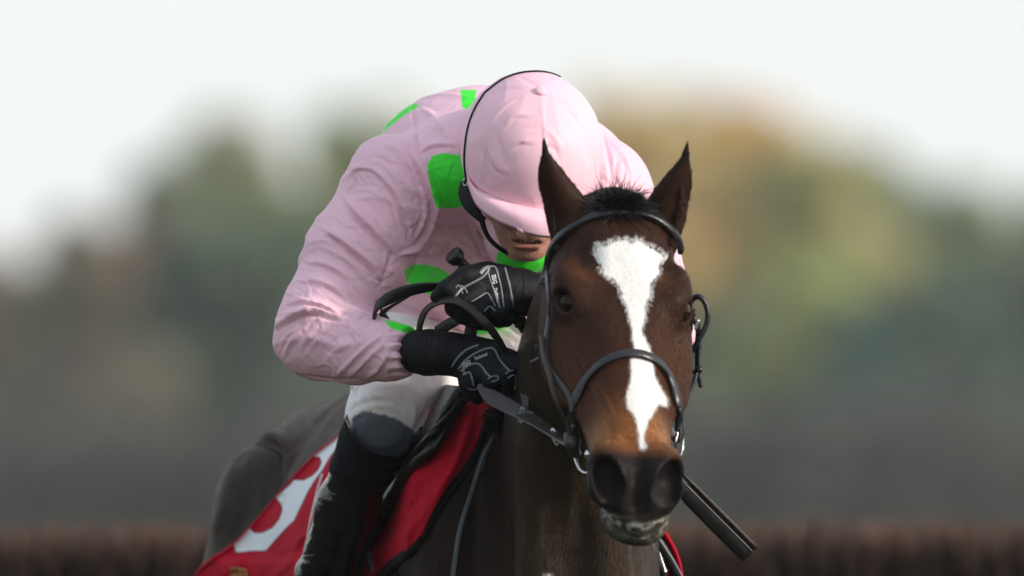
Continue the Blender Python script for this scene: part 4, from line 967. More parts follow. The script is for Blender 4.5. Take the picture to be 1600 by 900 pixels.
strap('keeper', [W(847, 486, .40), W(855, 484, .385), W(862, 486, .38)], [np.array([0, -1, 0])] * 3, .007, .006, m_brid, T_b)
strap('keeper', [W(842, 497, .40), W(851, 492, .385), (W(860, 495, .38))], [np.array([0, -1, .2])] * 3, .006, .006, m_brid, T_b)
tube('buckle', [W(851, 463, .375), W(856, 471, .37), W(857, 477, .37), W(854, 471, .372)], .0014, m_steel, T_b, closed=True, n=3, k=6)
tube('buckle', [W(846, 437, .40), W(852, 430, .395), W(853, 438, .395), W(849, 442, .40)], .0013, m_steel, T_b, closed=True, n=3, k=6)
hstrap('noseband', [(894, 668), (895, 648), (901, 624), (914, 600), (933, 577), (957, 561), (983, 554), (1010, 558), (1032, 573), (1047, 597), (1055, 624), (1059, 650), (1058, 672)], .0165, .007, m_brid, .0025, .25)
pts, nn = ring_around(.33, -.35, 0, .004); strap('noseband_back', [p for p, n in zip(pts, nn) if n[1] > .1][:20] or pts[:3], [n for n in nn if n[1] > .1][:20] or nn[:3], .014, .004, m_brid, T_b, n=2)
# bit
m_steelr = m_steel
tube('bit_ring', [W(899, 661, .235), W(905, 657, .23), W(913, 663, .225), W(919, 678, .22), (W(924, 693, .215)), W(928, 708, .21), W(927, 724, .21), W(922, 736, .212), W(914, 739, .218), W(906, 733, .225), W(901, 722, .235), W(897, 708, .245), W(895, 690, .25), W(896, 672, .245)], .0027, m_steelr, T_b, closed=True, n=4, k=8)
ball('bit_barrel', W(921, 710, .205), (.0085, .012, .0095), m_steelr, T_b)
tube('mouthpiece', [W(921, 710, .205), H(-.02, .49, -.10), H(.02, .49, -.10), W(1056, 706, .215)], .005, m_steelr, T_b, n=4)
tube('bit_ring', [W(1063, 655, .24), W(1060, 668, .235), W(1057, 682, .23), W(1055, 694, .228), W(1058, 706, .24), W(1062, 712, .25), W(1066, 700, .26), W(1067, 676, .26)], .0027, m_steelr, T_b, closed=True, n=4, k=8)
# wrapped rein end at the ring
strap('rein_loop', [W(892, 676, .238), W(894, 690, .232), W(897, 703, .232), W(903, 712, .238)], [np.array([-.3, -1, .1])] * 4, [.022, .026, .020, .012], .014, m_brid, T_b)
strap('cheek_end', [W(898, 640, .245), W(897, 656, .24), W(899, 670, .235)], [np.array([-.3, -1, .1])] * 3, .012, .007, m_brid, T_b)
strap('cheek_end', [W(888, 655, .26), W(893, 668, .25), W(897, 680, .245)], [np.array([-.3, -1, .1])] * 3, .010, .007, m_brid, T_b)
# near rein: broad rubber hand part, then leather to the bit
m_rubber = mat('rubber_grip', (.060, .057, .062), rough=.6, spec=.35, noise_amt=.25, noise_scale=80, bumps=((420, .0011, None, 'v'),))
up = np.array([.12, -.90, .30])
strap('rein', [W(747, 604, .80), W(757, 612, .79), W(775, 624, .765), W(800, 638, .71), W(822, 650, .65)], [up] * 5, [.006, .014, .028, .031, .029, .027], .0045, m_rubber, T_b)
strap('rein', [W(819, 648, .655), W(840, 661, .56), W(862, 675, .42), W(880, 687, .30), W(893, 695, .245)], [up] * 5, [.028, .028, .027, .024, .018], .004, m_brid, T_b)
strap('rein_seam', [W(817, 637, .655), W(815, 648, .662), W(812, 660, .668)], [up] * 3, .008, .006, m_pipe, T_b)
tube('rein_stop', [W(864, 670, .42), W(861, 676, .42), W(864, 688, .42), W(870, 696, .42), W(872, 690, .415), W(868, 676, .41)], .0016, m_steelr, T_b, closed=True, n=4, k=6)
strap('rein', [W(806, 582, .835), W(813, 592, .82), W(819, 606, .80), W(822, 640, .72)], [np.array([-.4, -1, .1])] * 4, [.012, .020, .020, .012], .004, m_rubber, T_b)
# slack of the reins looping up round the hands
strap('rein', [W(716, 449, .90), W(690, 447, .90), W(660, 450, .90), W(632, 456, .90), W(606, 467, .905), W(590, 478, .915), W(585, 490, .93), W(590, 503, .945), W(600, 512, .955)],
      [np.array([.0, -.55, -.83]), np.array([.0, -.6, -.8]), np.array([0, -.8, -.5]), np.array([-.1, -.9, -.3]), np.array([-.35, -.85, -.1]), np.array([-.85, -.4, .1]), np.array([-.9, .3, 0]), np.array([-.7, .6, -.2]), np.array([-.6, .7, -.3])], [.012, .016, .020, .021, .020, .017, .016, .016, .016], .0045, m_leather, T_b)
strap('rein', [W(640, 462, .91), W(606, 482, .935), W(596, 488, .95), W(604, 500, .955), W(614, 514, .95)], [np.array([.5, -.8, .3])] * 5, [.004, .006, .012, .013, .012], .004, m_leather, T_b)
strap('rein', [W(654, 522, .905), W(658, 500, .88), W(668, 482, .86), (W(688, 471, .835)), W(712, 470, .815), W(735, 482, .80), W(756, 502, .79), W(774, 524, .80), W(790, 550, .82)],
      [np.array([-.6, -.75, .2]), np.array([-.6, -.75, .2]), np.array([-.4, -.8, .5]), np.array([-.1, -.8, .6]), np.array([.2, -.8, .55]), np.array([.4, -.8, .4]), np.array([.5, -.8, .3]), np.array([.5, -.8, .2]), np.array([.5, -.8, .2])], [.016, .015, .014, .015, .016, .016, .016, .015, .013], .004, m_brleather, T_b)
strap('rein', [W(682, 518, .92), W(702, 506, .91), W(722, 496, .90), W(742, 486, .895)], [np.array([.2, -.9, .4])] * 4, [.018, .020, .018, .014], .004, m_leather, T_b)
strap('rein', [W(742, 490, .89), W(738, 505, .885), W(734, 530, .885), W(734, 545, .885)], [np.array([.1, -1, .1])] * 4, [.018, .020, .021, .020], .004, m_brleather, T_b)
strap('rein', [W(830, 500, .98), W(900, 560, .80), W(1010, 640, .5), W(1062, 690, .27)], [up] * 4, .018, .004, m_brid, T_b)
# straps flapping loose on the far cheek
tube('loose_strap', [W(1078, 474, .36), W(1084, 466, .355), W(1093, 464, .35), W(1102, 474, .35), W(1106, 492, .35), W(1102, 512, .35), W(1092, 530, .35), W(1083, 545, .355), W(1079, 552, .36)], [.0045, .0048, .0045, .0042, .0042], m_brid, T_b, n=5)
tube('cheek_strap', [W(1076, 478, .37), W(1076, 505, .37), W(1076, 535, .37), W(1077, 560, .37), W(1080, 575, .365), W(1083, 583, .36)], [.0035, .0032, .0032, .0038, .0035], m_brid, T_b, n=5)
tube('cheek_strap', [W(1079, 492, .365), W(1085, 502, .36), W(1090, 516, .36), W(1089, 540, .36), W(1089, 575, .355), W(1084, 598, .34), W(1074, 620, .31), (W(1067, 640, .28)), W(1063, 658, .25)], [.0035, .0035, .004, .0038, .004], m_brid, T_b, n=5)
tube('cheek_strap', [W(1091, 505, .355), W(1093, 530, .355), W(1092, 560, .355), W(1093, 590, .355), W(1095, 606, .355)], [.0035, .004, .004, .0045, .003], m_brid, T_b, n=5)
tube('strap_keeper', [W(1087, 578, .35), W(1097, 577, .35)], .005, m_brid, T_b, n=2); tube('strap_keeper', [W(1075, 545, .36), W(1084, 547, .355)], .0055, m_brid, T_b, n=2)
tube('buckle', [W(1090, 500, .35), W(1092, 502, .35), W(1088, 514, .35), W(1086, 513, .35)], .0016, m_steelr, T_b, closed=True, n=3, k=6)
hstrap('cheek_strap', [(1056, 640), (1060, 655), (1062, 672), (1060, 690)], .008, .005, m_brid, .004, .24)
# ---------------------------------------------------------------- saddle cloth
def csp(q, n): s = spline(q, 12); L = np.r_[0, np.cumsum(np.linalg.norm(np.diff(s, axis=0), axis=1))]; t = np.linspace(0, L[-1], n); return np.stack([np.interp(t, L, s[:, 0]), np.interp(t, L, s[:, 1])], -1)
nv, nu = 160, 140
RE = csp([(585, 628), (556, 655), (524, 687), (492, 712), (462, 742), (432, 776), (402, 812), (374, 844), (345, 866), (322, 882), (304, 900), (292, 925)], nv)
FE = csp([(770, 628), (769, 640), (757, 670), (724, 730), (700, 760), (671, 809), (648, 847), (599, 889), (570, 920), (556, 950)], nv)
CP = []; pq = []
vv = np.linspace(0, 1, nv); uu = np.linspace(0, 1, nu)
lastY = 1.6
for i in range(nv):
    for j in range(nu):
        q = RE[i] * (1 - uu[j]) + FE[i] * uu[j]; p, n = drape(HB, q[0], q[1], 0); CP.append([0, p[1] - min(.05, .010 / max(.15, -float(n @ FWD))), 0] if p is not None else [np.nan] * 3); pq.append(q)
CP = np.array(CP, float).reshape(nv, nu, 3); pq = np.array(pq).reshape(nv, nu, 2)
for i in range(nv):                                   # beyond the hide: continue the distance of the neighbours
    y = CP[i, :, 1]; ok = ~np.isnan(y)
    if ok.any(): y2 = np.interp(np.arange(nu), np.where(ok)[0], y[ok])
    else: y2 = CP[i - 1, :, 1]
    for j in np.where(~ok)[0]: CP[i, j] = W(pq[i, j, 0], pq[i, j, 1], y2[j])
Yc = CP[:, :, 1].copy()
for _ in range(30):                                  # cloth bridges hollows
    S = Yc.copy(); S[1:-1, 1:-1] = (Yc[:-2, 1:-1] + Yc[2:, 1:-1] + Yc[1:-1, :-2] + Yc[1:-1, 2:]) / 4; S[0, 1:-1] = (Yc[0, :-2] + Yc[0, 2:]) / 2; S[-1] = S[-2]; S[:, 0] = (S[:, 0] + S[:, 1]) / 2; S[:, -1] = (S[:, -1] + S[:, -2]) / 2
    Yc = np.minimum(S, CP[:, :, 1] + .0)
P2 = pq.reshape(-1, 2)
d, s, t = line_d(P2, [(300, 905), (320, 886), (345, 868), (380, 862), (420, 862), (452, 858), (490, 868)])
Yf = Yc.reshape(-1) - .030 * sstep((P2[:, 1] - 862 + 26 * sstep((345 - P2[:, 0]) / 40)) / 22) * (P2[:, 0] < 560)
for pl, w, h in [([(440, 862), (462, 848), (480, 830), (488, 812)], 7, .010), ([(430, 900), (450, 880), (462, 855), (470, 838)], 6, .012), ([(400, 900), (412, 880), (405, 864)], 6, .006), ([(395, 785), (420, 760), (450, 735)], 10, .008), ([(370, 835), (400, 800)], 6, .006), ([(350, 895), (372, 880), (380, 866)], 6, .007),
                 ([(690, 650), (704, 690), (694, 730), (660, 770), (620, 820)], 9, -.012), ([(735, 640), (722, 690), (700, 740), (660, 800), (610, 860)], 14, .026), ([(745, 640), (735, 636), (722, 650)], 5, -.008), ([(640, 810), (610, 835), (585, 862)], 5, -.008), ([(625, 838), (600, 850), (570, 868)], 5, .009)]:
    dd, ss, tt = line_d(P2, spline(pl, 5)); Yf -= h * np.exp(-(dd / w) ** 2)
Yf = np.minimum(Yf, CP[:, :, 1].reshape(-1) + .003)
Yf -= .008 * (fbm(np.c_[P2 / 60, P2[:, 0] * 0], 1, 5, 2) - .5)
CV = np.array([W(q[0], q[1], y) for q, y in zip(P2, Yf)])
CF = np.array([(i * nu + j, i * nu + j + 1, (i + 1) * nu + j + 1, (i + 1) * nu + j) for i in range(nv - 1) for j in range(nu - 1)])
def thicken(V, F, nu, nv, th):
    N = normals(V, np.array(F)); 
    if N[:, 1].mean() > 0: N = -N
    back = V - N * th; n = len(V); G = [tuple(f) for f in F] + [tuple(i + n for i in f[::-1]) for f in F]
    ed = [i for i in range(nu)] + [r * nu + nu - 1 for r in range(1, nv)] + [(nv - 1) * nu + j for j in range(nu - 2, -1, -1)] + [r * nu for r in range(nv - 2, 0, -1)]
    for a, b in zip(ed, ed[1:] + ed[:1]): G.append((b, a, a + n, b + n))
    return np.vstack([V, back]), np.array(G)
THREE = [(530, 678), (515, 687), (502, 697), (480, 717), (491, 713), (500, 714), (503, 722), (498, 734), (488, 744), (474, 751), (459, 750), (453, 758), (430, 777), (438, 785), (442, 796), (437, 811), (426, 825), (410, 833), (397, 833), (391, 827), (389.5, 816), (378, 832), (366, 852), (369, 863), (392, 860.5), (415, 860), (430, 843), (446, 825), (459, 813), (470, 790), (480, 769), (490, 752), (503, 735), (516, 712), (534, 690)]
sd3 = -poly_sd(P2, THREE)
CV2, CF2 = thicken(CV, CF, nu, nv, .006)
def digit_mix(nt, c):
    a = nt.nodes.new('ShaderNodeAttribute'); a.attribute_name = 'digit'; r = nt.nodes.new('ShaderNodeMapRange'); nt.links.new(a.outputs['Fac'], r.inputs[0]); r.inputs[1].default_value = -.4; r.inputs[2].default_value = .4
    m = nt.nodes.new('ShaderNodeMix'); m.data_type = 'RGBA'; nt.links.new(r.outputs[0], m.inputs[0]); nt.links.new(c, m.inputs[6]); m.inputs[7].default_value = (.74, .78, .82, 1)
    r2 = nt.nodes.new('ShaderNodeMapRange'); nt.links.new(a.outputs['Fac'], r2.inputs[0]); r2.inputs[1].default_value = -2.0; r2.inputs[2].default_value = -1.2
    m2 = nt.nodes.new('ShaderNodeMix'); m2.data_type = 'RGBA'; nt.links.new(r2.outputs[0], m2.inputs[0]); nt.links.new(c, m2.inputs[6]); m2.inputs[7].default_value = (.12, .01, .05, 1); nt.links.new(m2.outputs[2], m.inputs[6])
    return m.outputs[2]
m_red = mat('red_cloth', (.42, .004, .022), rough=.8, spec=.1, noise_amt=.10, noise_scale=40, bumps=((900, .0008, None, 'n'),),
            extra=lambda nt, c, src, b: digit_mix(nt, c))
T_c = thing('saddle_cloth', W(600, 760, 1.6), 'red saddle cloth with a large white number 3 under the saddle', 'saddle cloth')
oc = mesh('cloth', CV2, CF2, m_red, T_c, fl={'digit': np.r_[sd3, np.full(len(CV), -99.)]})
CB = bvh(CV, CF)
m_redp = mat('red_cloth_plain', (.42, .004, .022), rough=.8, spec=.1, noise_amt=.10, noise_scale=40, bumps=((900, .0008, None, 'n'),))
# black binding on the front edge
m_felt = mat('black_felt', (.008, .008, .009), rough=.85, spec=.2, bumps=((400, .0015, None, 'n'),))
be = [(771, 650), (759, 676), (727, 735), (704, 764), (676, 812), (653, 852), (607, 893), (580, 925)]
pts, nn = [], []
for q in spline(be, 3):
    p, n = drape(HB, q[0], q[1], .006); pts.append(p if p is not None else pts[-1]); nn.append(n if n is not None else nn[-1])
strap('binding', pts, nn, [.010, .016, .020, .018, .022], .010, m_felt, T_c, n=2)
# white strip standing in for the highlight along the boot edge
q = [(505, 742), (497, 770), (490, 800), (484, 830), (479, 865), (474, 905)]
dstrip('boot_highlight', CB, q, .004, .003, m_white, T_c, off=.002)
m_gold = mat('gold_thread', (.42, .27, .07), rough=.45, spec=.5)
for q in [[(361, 893), (364, 887), (368, 889), (367, 897), (371, 903)], [(368, 889), (373, 886), (375, 893), (374, 901)], [(372, 893), (377, 888), (380, 893), (379, 901), (383, 903)], [(379, 890), (384, 890), (387, 896), (385, 903)], [(362, 898), (370, 899), (380, 897), (388, 899)]]:
    pts, nn = [], []
    for a in spline(q, 3):
        p, n = drape(CB, a[0], a[1], .0015)
        if p is not None: pts.append(p); nn.append(n)
    tube('embroidery', pts, .0013, m_gold, T_c, n=1, k=5)
# far side of the cloth
fv = [W(1015, 800, 1.30), W(1022, 815, 1.32), W(1036, 832, 1.34), W(1056, 866, 1.37), W(1066, 900, 1.40), W(1070, 930, 1.42)]; fi = [W(960, 790, 1.45), W(980, 810, 1.45), W(995, 830, 1.45), W(1005, 866, 1.45), W(1010, 900, 1.45), W(1012, 930, 1.45)]
V = []; 
for a, b in zip(spline(fv, 5), spline(fi, 5)): V += [a * (1 - t) + b * t + np.array([0, -.01 * math.sin(3.1 * t), 0]) for t in np.linspace(0, 1, 8)]
F = [(i * 8 + j, i * 8 + j + 1, (i + 1) * 8 + j + 1, (i + 1) * 8 + j) for i in range(len(V) // 8 - 1) for j in range(7)]
V, F = thicken(np.array(V), F, 8, len(V) // 8, .006); mesh('cloth', V, F, m_redp, T_c)
# ---------------------------------------------------------------- saddle, girth, straps
T_s = thing('saddle', W(690, 720, 1.45), 'small black racing saddle on the red cloth between the boot and the neck', 'saddle')
m_sad = mat('saddle_leather', (.004, .004, .005), rough=.36, spec=.36, coat=.0, noise_amt=.2, noise_scale=30, rough_var=.08, bumps=((26, .003, None, 'd'), (300, .0004, None, 'n')))
SL = csp([(690, 600), (655, 655), (628, 700), (598, 742), (570, 792), (545, 850), (510, 915)], 40); SR = csp([(742, 606), (716, 632), (697, 660), (684, 688), (657, 722), (627, 762), (600, 804), (570, 856), (536, 922)], 40)
M = 24; YG = np.full((40, M), np.nan); QG = np.zeros((40, M, 2))
for i in range(40):
    for j in range(M):
        t = j / (M - 1); q = SL[i] * (1 - t) + SR[i] * t; QG[i, j] = q; p, n = drape(CB, q[0], q[1], 0)
        if p is not None: YG[i, j] = p[1]
for j in range(M):
    ok = ~np.isnan(YG[:, j]); YG[:, j] = np.interp(np.arange(40), np.where(ok)[0], YG[ok, j]) if ok.any() else 1.3
for _ in range(12): YG[1:-1] = (YG[:-2] + 2 * YG[1:-1] + YG[2:]) / 4; YG[:, 1:-1] = (YG[:, :-2] + 2 * YG[:, 1:-1] + YG[:, 2:]) / 4
V = []
for i in range(40):
    for j in range(M):
        t = j / (M - 1); V.append(W(QG[i, j, 0], QG[i, j, 1], YG[i, j] - .040 - .022 * math.sin(math.pi * min(1, t * 1.05)) - .006 * math.sin(t * 9 + i * .1)))
F = [(i * M + j, i * M + j + 1, (i + 1) * M + j + 1, (i + 1) * M + j) for i in range(39) for j in range(M - 1)]
V0 = np.array(V); SB = bvh(V0, F); V, F = thicken(V0, F, M, 40, .012); mesh('flap', V, F, m_sad, T_s)
def sdrape(q, off, name, w, t, m, par=None):
    pts, nn = [], []
    for a in spline(q, 3):
        p, n = drape(SB, a[0], a[1], off)
        if p is None: p, n = drape(CB, a[0], a[1], off + .02)
        if p is None: continue
        pts.append(p); nn.append(n)
    return strap(name, pts, nn, w, t, m, T_s if par is None else par, n=2)
sdrape([(738, 610), (712, 634), (694, 662), (680, 690), (653, 724), (623, 762), (596, 804), (566, 856), (534, 918)], .004, 'flap_roll', [.012, .014, .018, .020, .022, .020], .016, m_sad)
sdrape([(718, 622), (688, 662), (660, 698), (632, 730), (600, 768), (572, 816), (546, 868), (522, 915)], .004, 'girth_strap', .012, .008, m_leather)
sdrape([(664, 676), (642, 704), (618, 736), (594, 776), (572, 818), (545, 870)], .008, 'stirrup_leather', .016, .006, m_sad)
sdrape([(640, 700), (624, 728), (608, 760), (588, 800)], .010, 'webbing', .010, .004, m_leather)
tube('dee_ring', [W(686, 661, 1.20), W(684, 655, 1.20), W(688, 648, 1.20), W(695, 646, 1.20), W(701, 650, 1.20)], .0018, m_steel, T_s, n=4, k=6)
tube('stud', [W(662, 692, 1.27), W(669, 681, 1.265), W(677, 669, 1.26)], .0013, m_steel, T_s, n=3, k=6)
tube('stud', [W(665, 681, 1.265), W(668, 677, 1.26), W(672, 684, 1.26)], .0012, m_steel, T_s, n=3, k=6)
m_highlight = mat('saddle_highlight', (.55, .60, .75), rough=.3, spec=.6)  # pale strips laid on the saddle as painted highlights
for q in [[(640, 708), (632, 720), (626, 730)], [(628, 728), (618, 742), (612, 752)], [(612, 752), (606, 764), (603, 772)]]:
    sdrape(q, .020, 'highlight_strip', [.003, .0055, .003], .002, m_highlight)
for q, c in [([(640, 690), (634, 698), (628, 706)], (.65, .5, .04)), ([(632, 700), (626, 706), (622, 712)], (.02, .3, .38)), ([(620, 716), (614, 724), (611, 732)], (.6, .45, .04)), ([(618, 718), (613, 722), (610, 726)], (.02, .28, .36)), ([(633, 694), (626, 700), (623, 706)], (.45, .04, .05))]:
    sdrape(q, .022, 'coloured_binding', .005, .002, mat('binding_colour', c, rough=.6))
# seat over the back
V = []
for i in range(14):
    t = i / 13
    for j in range(17):
        a = (j / 16 - .5) * 2.5; c = W(738 - 36 * t, 640 - 20 * t, 1.34 + .32 * t); r = .10 + .03 * t
        V.append(c + np.array([math.sin(a) * r, math.sin(a) * .03, -.02 + (math.cos(a) - 1) * r * .9 + .05 * (t - .45) ** 2 * 4 * .5]))
F = [(i * 17 + j, i * 17 + j + 1, (i + 1) * 17 + j + 1, (i + 1) * 17 + j) for i in range(13) for j in range(16)]
V, F = thicken(np.array(V), F, 17, 14, .012); mesh('seat', V, F, m_sad, T_s)
# far-side gear seen beyond the neck
strap('girth_strap', [W(1012, 828, 1.28), W(1030, 850, 1.29), W(1046, 876, 1.30), W(1060, 905, 1.31)], [np.array([.2, -1, .1])] * 4, [.012, .018, .016, .016], .010, m_leather, T_s)
tube('girth_edge', [W(1024, 834, 1.27), W(1040, 858, 1.28), W(1054, 880, 1.29), W(1066, 902, 1.30)], .0022, m_pipe, T_s, n=4)
tube('stirrup_leather', [W(1016, 836, 1.27), W(1022, 862, 1.275), W(1030, 885, 1.28), W(1038, 910, 1.29)], [.006, .008, .009, .008], m_leather, T_s, n=4)
tube('girth_edge', [W(1030, 862, 1.262), W(1035, 878, 1.262), W(1042, 898, 1.262)], .0013, m_steel, T_s, n=4)
for i, q in enumerate([(578, 862), (583, 876), (587, 888), (590, 905)]): pass
q = [(575, 858), (580, 872), (584, 886), (587, 910)]
dstrip('girth_tab', CB, q, .011, .003, mat('grey_strap', (.10, .12, .15), rough=.5), T_s, off=.004)
m_hole = m_felt
# breastgirth: thin strap down the shoulder with a woolly knot of mane at its top
T_n = thing('neck_strap', W(775, 660, 1.05), 'thin black neck strap running down the shoulder in front of the red cloth', 'strap')
hstrap('strap', [(783, 668), (770, 690), (756, 712), (744, 745), (732, 782), (720, 820), (713, 860), (708, 905)], .0085, .003, mat('blue_grey_strap', (.07, .085, .105), rough=.5), .003, 1.1, T_n)
hstrap('strap', [(790, 668), (776, 690), (764, 710), (752, 740)], .006, .003, m_leather, .003, 1.1, T_n)
def kn_root(r):
    th = r.uniform(0, 6.28); z = r.uniform(-1, 1); u = np.array([math.cos(th) * (1 - z * z) ** .5, -abs(math.sin(th)) * (1 - z * z) ** .5, z])
    c = W(772 + r.choice([-4, 8, 14]), 655 + r.choice([-6, 4, 8]), 1.0); return c + u * .008, u + r.normal(0, .3, 3), 1
P_, D_, L_ = rooted(kn_root, 1400, 12); blades('mane_knot', P_, D_, L_ * .012, .0009, m_black_hair, T_horse, droop=.6, curl=.6, seed=4)
for c in ((768, 650), (781, 660), (776, 650), (790, 662)): ball('mane_knot', W(c[0], c[1], 1.0), .0105, m_black_hair, T_horse, nu=14, nv=10)
# ---------------------------------------------------------------- steeplechase fence of birch twigs
rng = np.random.RandomState(5)
T_f = thing('steeplechase_fence', (0, 9.6, 0), 'dark brown brushwood steeplechase fence running across the course behind the horse', 'fence')
m_br = mat('birch_brush', (.030, .017, .013), rough=.9, spec=.15, tint='tint')
m_core = mat('brush_core', (.012, .008, .007), rough=.95, spec=.1, noise_amt=.4, noise_scale=3)
FX = 15.0
V, F = [], []
for i in range(61):
    x = -FX + 2 * FX * i / 60
    for y, z in ((9.2, 0), (9.3, 1.2), (9.62, 1.30), (9.9, 1.2), (10.0, 0)): V.append((x, y + .03 * rng.randn(), z + .03 * rng.randn() * (z > 0)))
F = [(i * 5 + j, (i + 1) * 5 + j, (i + 1) * 5 + j + 1, i * 5 + j + 1) for i in range(60) for j in range(4)]
mesh('brush_core', V, F, m_core, T_f, smooth=False)
n = 90000; x = rng.uniform(-FX, FX, n); y = rng.uniform(9.15, 9.95, n); L = rng.uniform(.25, .55, n); z0 = rng.uniform(.75, 1.22, n); top = np.minimum(z0 + L, 1.452 + .010 * rng.randn(n) + .03 * (noise(np.c_[x, x * 0, x * 0], .8, 3) - .5)); z0 = top - L
lean = rng.normal(0, .07, (n, 2)); w = rng.uniform(.002, .0045, n); a = rng.uniform(0, 3.14, n); dx = np.cos(a) * w; dy = np.sin(a) * w
b0 = np.c_[x, y, z0]; t0 = np.c_[x + lean[:, 0], y + lean[:, 1], top]; s = np.c_[dx, dy, dx * 0]
m0 = b0 * .14 + t0 * .86
V = np.stack([b0 - s, b0 + s, m0 + s * .7, m0 - s * .7, t0 + s * .4, t0 - s * .4], 1).reshape(-1, 3); b_ = np.arange(n)[:, None] * 6; F = np.vstack([b_ + [0, 1, 2, 3], b_ + [3, 2, 4, 5]])
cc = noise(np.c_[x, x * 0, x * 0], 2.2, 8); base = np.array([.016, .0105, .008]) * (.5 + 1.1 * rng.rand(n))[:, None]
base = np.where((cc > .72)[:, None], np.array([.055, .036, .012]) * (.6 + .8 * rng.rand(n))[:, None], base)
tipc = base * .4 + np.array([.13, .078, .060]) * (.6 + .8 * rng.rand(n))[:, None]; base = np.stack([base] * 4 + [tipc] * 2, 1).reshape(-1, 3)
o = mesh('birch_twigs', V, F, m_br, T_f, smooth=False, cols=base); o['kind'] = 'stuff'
# ---------------------------------------------------------------- trees beyond the course
m_bark = mat('bark', (.07, .055, .045), rough=.9, noise_amt=.3, noise_scale=4)
def Wf(px, py, dist): return W(px, py, dist)
def tree(name, px, top_py, half_px, dist, col, seed, label, group='trees beyond the course', leaf=.34, n=9000, colvar=.35, second=None, bare=0.0):
    r = np.random.RandomState(seed); dist = (dist + 17.8) * 1.5 - 26.7; k = (dist + 26.7) * KPX; base = W(px, 900, dist); bx, by = base[0], dist; H_ = W(px, top_py, dist)[2]; hw = half_px * 1.3 * k
    T = thing(name, (bx, by, 0), label, 'tree', group)
    # tapering trunk with limbs
    pts = []; parts = []
    z = np.linspace(0, H_ * .75, 7); tr = np.c_[bx + r.normal(0, .15, 7).cumsum() * .5, by + r.normal(0, .15, 7), z]; tr[0, :2] = (bx, by)
    parts.append(tube('', tr, np.linspace(.42, .10, 7), m_bark, n=2, k=8, build=False))
    for i in range(9):
        t = r.uniform(.25, .95); p = np.array([np.interp(t * H_ * .75, z, tr[:, c]) for c in range(3)]); a = r.uniform(0, 6.28); Lb = hw * r.uniform(.5, .9)
        e = p + np.array([math.cos(a) * Lb, math.sin(a) * Lb, Lb * r.uniform(.3, .8)]); parts.append(tube('', [p, (p + e) / 2 + [0, 0, .2], e], [.15, .09, .03], m_bark, n=2, k=6, build=False))
    V, F = join(parts); mesh('trunk', V, F, m_bark, T)
    # crown: leaf sprays gathered in clumps through the volume
    nc = 90; cl = []
    for i in range(nc):
        zc = r.uniform(.06, .97); prof = (1 - abs(zc - .45) ** 2.2 * 2.2) ** .5 if abs(zc - .45) < .7 else .3; rr = hw * max(prof, .15) * r.uniform(.2, .95) ** .5; a = r.uniform(0, 6.28)
        cl.append((bx + rr * math.cos(a), by + rr * math.sin(a) * .8, zc * H_, r.uniform(.14, .26) * hw + .25, r.uniform(.75, 1.25)))
    cl = np.array(cl); ci = r.randint(nc, size=n); u = r.normal(0, 1, (n, 3)); u /= np.linalg.norm(u, axis=1)[:, None]; R = cl[ci, 3] * r.uniform(.3, 1, n) ** .4
    P = cl[ci, :3] + u * R[:, None]; P[:, 2] = np.clip(P[:, 2], .2, H_)
    nn_ = nrm_rows(u + r.normal(0, .45, (n, 3)) + [0, 0, .35] + .5 * nrm_rows(cl[ci, :3] - np.array([bx, by, H_ * .45]))); t1 = nrm_rows(np.cross(nn_, r.normal(0, 1, (n, 3)))); t2 = np.cross(nn_, t1); s1 = leaf * r.uniform(.5, 1.2, n)[:, None]; s2 = s1 * .6
    V = np.stack([P - t1 * s1, P - t2 * s2, P + t1 * s1, P + t2 * s2], 1).reshape(-1, 3); F = np.arange(4 * n).reshape(n, 4)
    col = np.array(col) ** 1.25 * 7.6; second = None if second is None else np.array(second) ** 1.25 * 7.6
    c = np.array(col) * (1 + colvar * (r.rand(n, 1) * 2 - 1)) * cl[ci, 4:5]
    if second is not None: m = (cl[ci, 4] > 1.0); c[m] = np.array(second) * (1 + colvar * (r.rand(m.sum(), 1) * 2 - 1))
    mesh('crown', V, F, m_leaf, T, smooth=False, cols=np.repeat(c, 4, 0))
def nrm_rows(a): return a / (np.linalg.norm(a, axis=1)[:, None] + 1e-9)
m_leaf = mat('foliage', tint='tint', rough=.8, spec=.15, trans=.45)
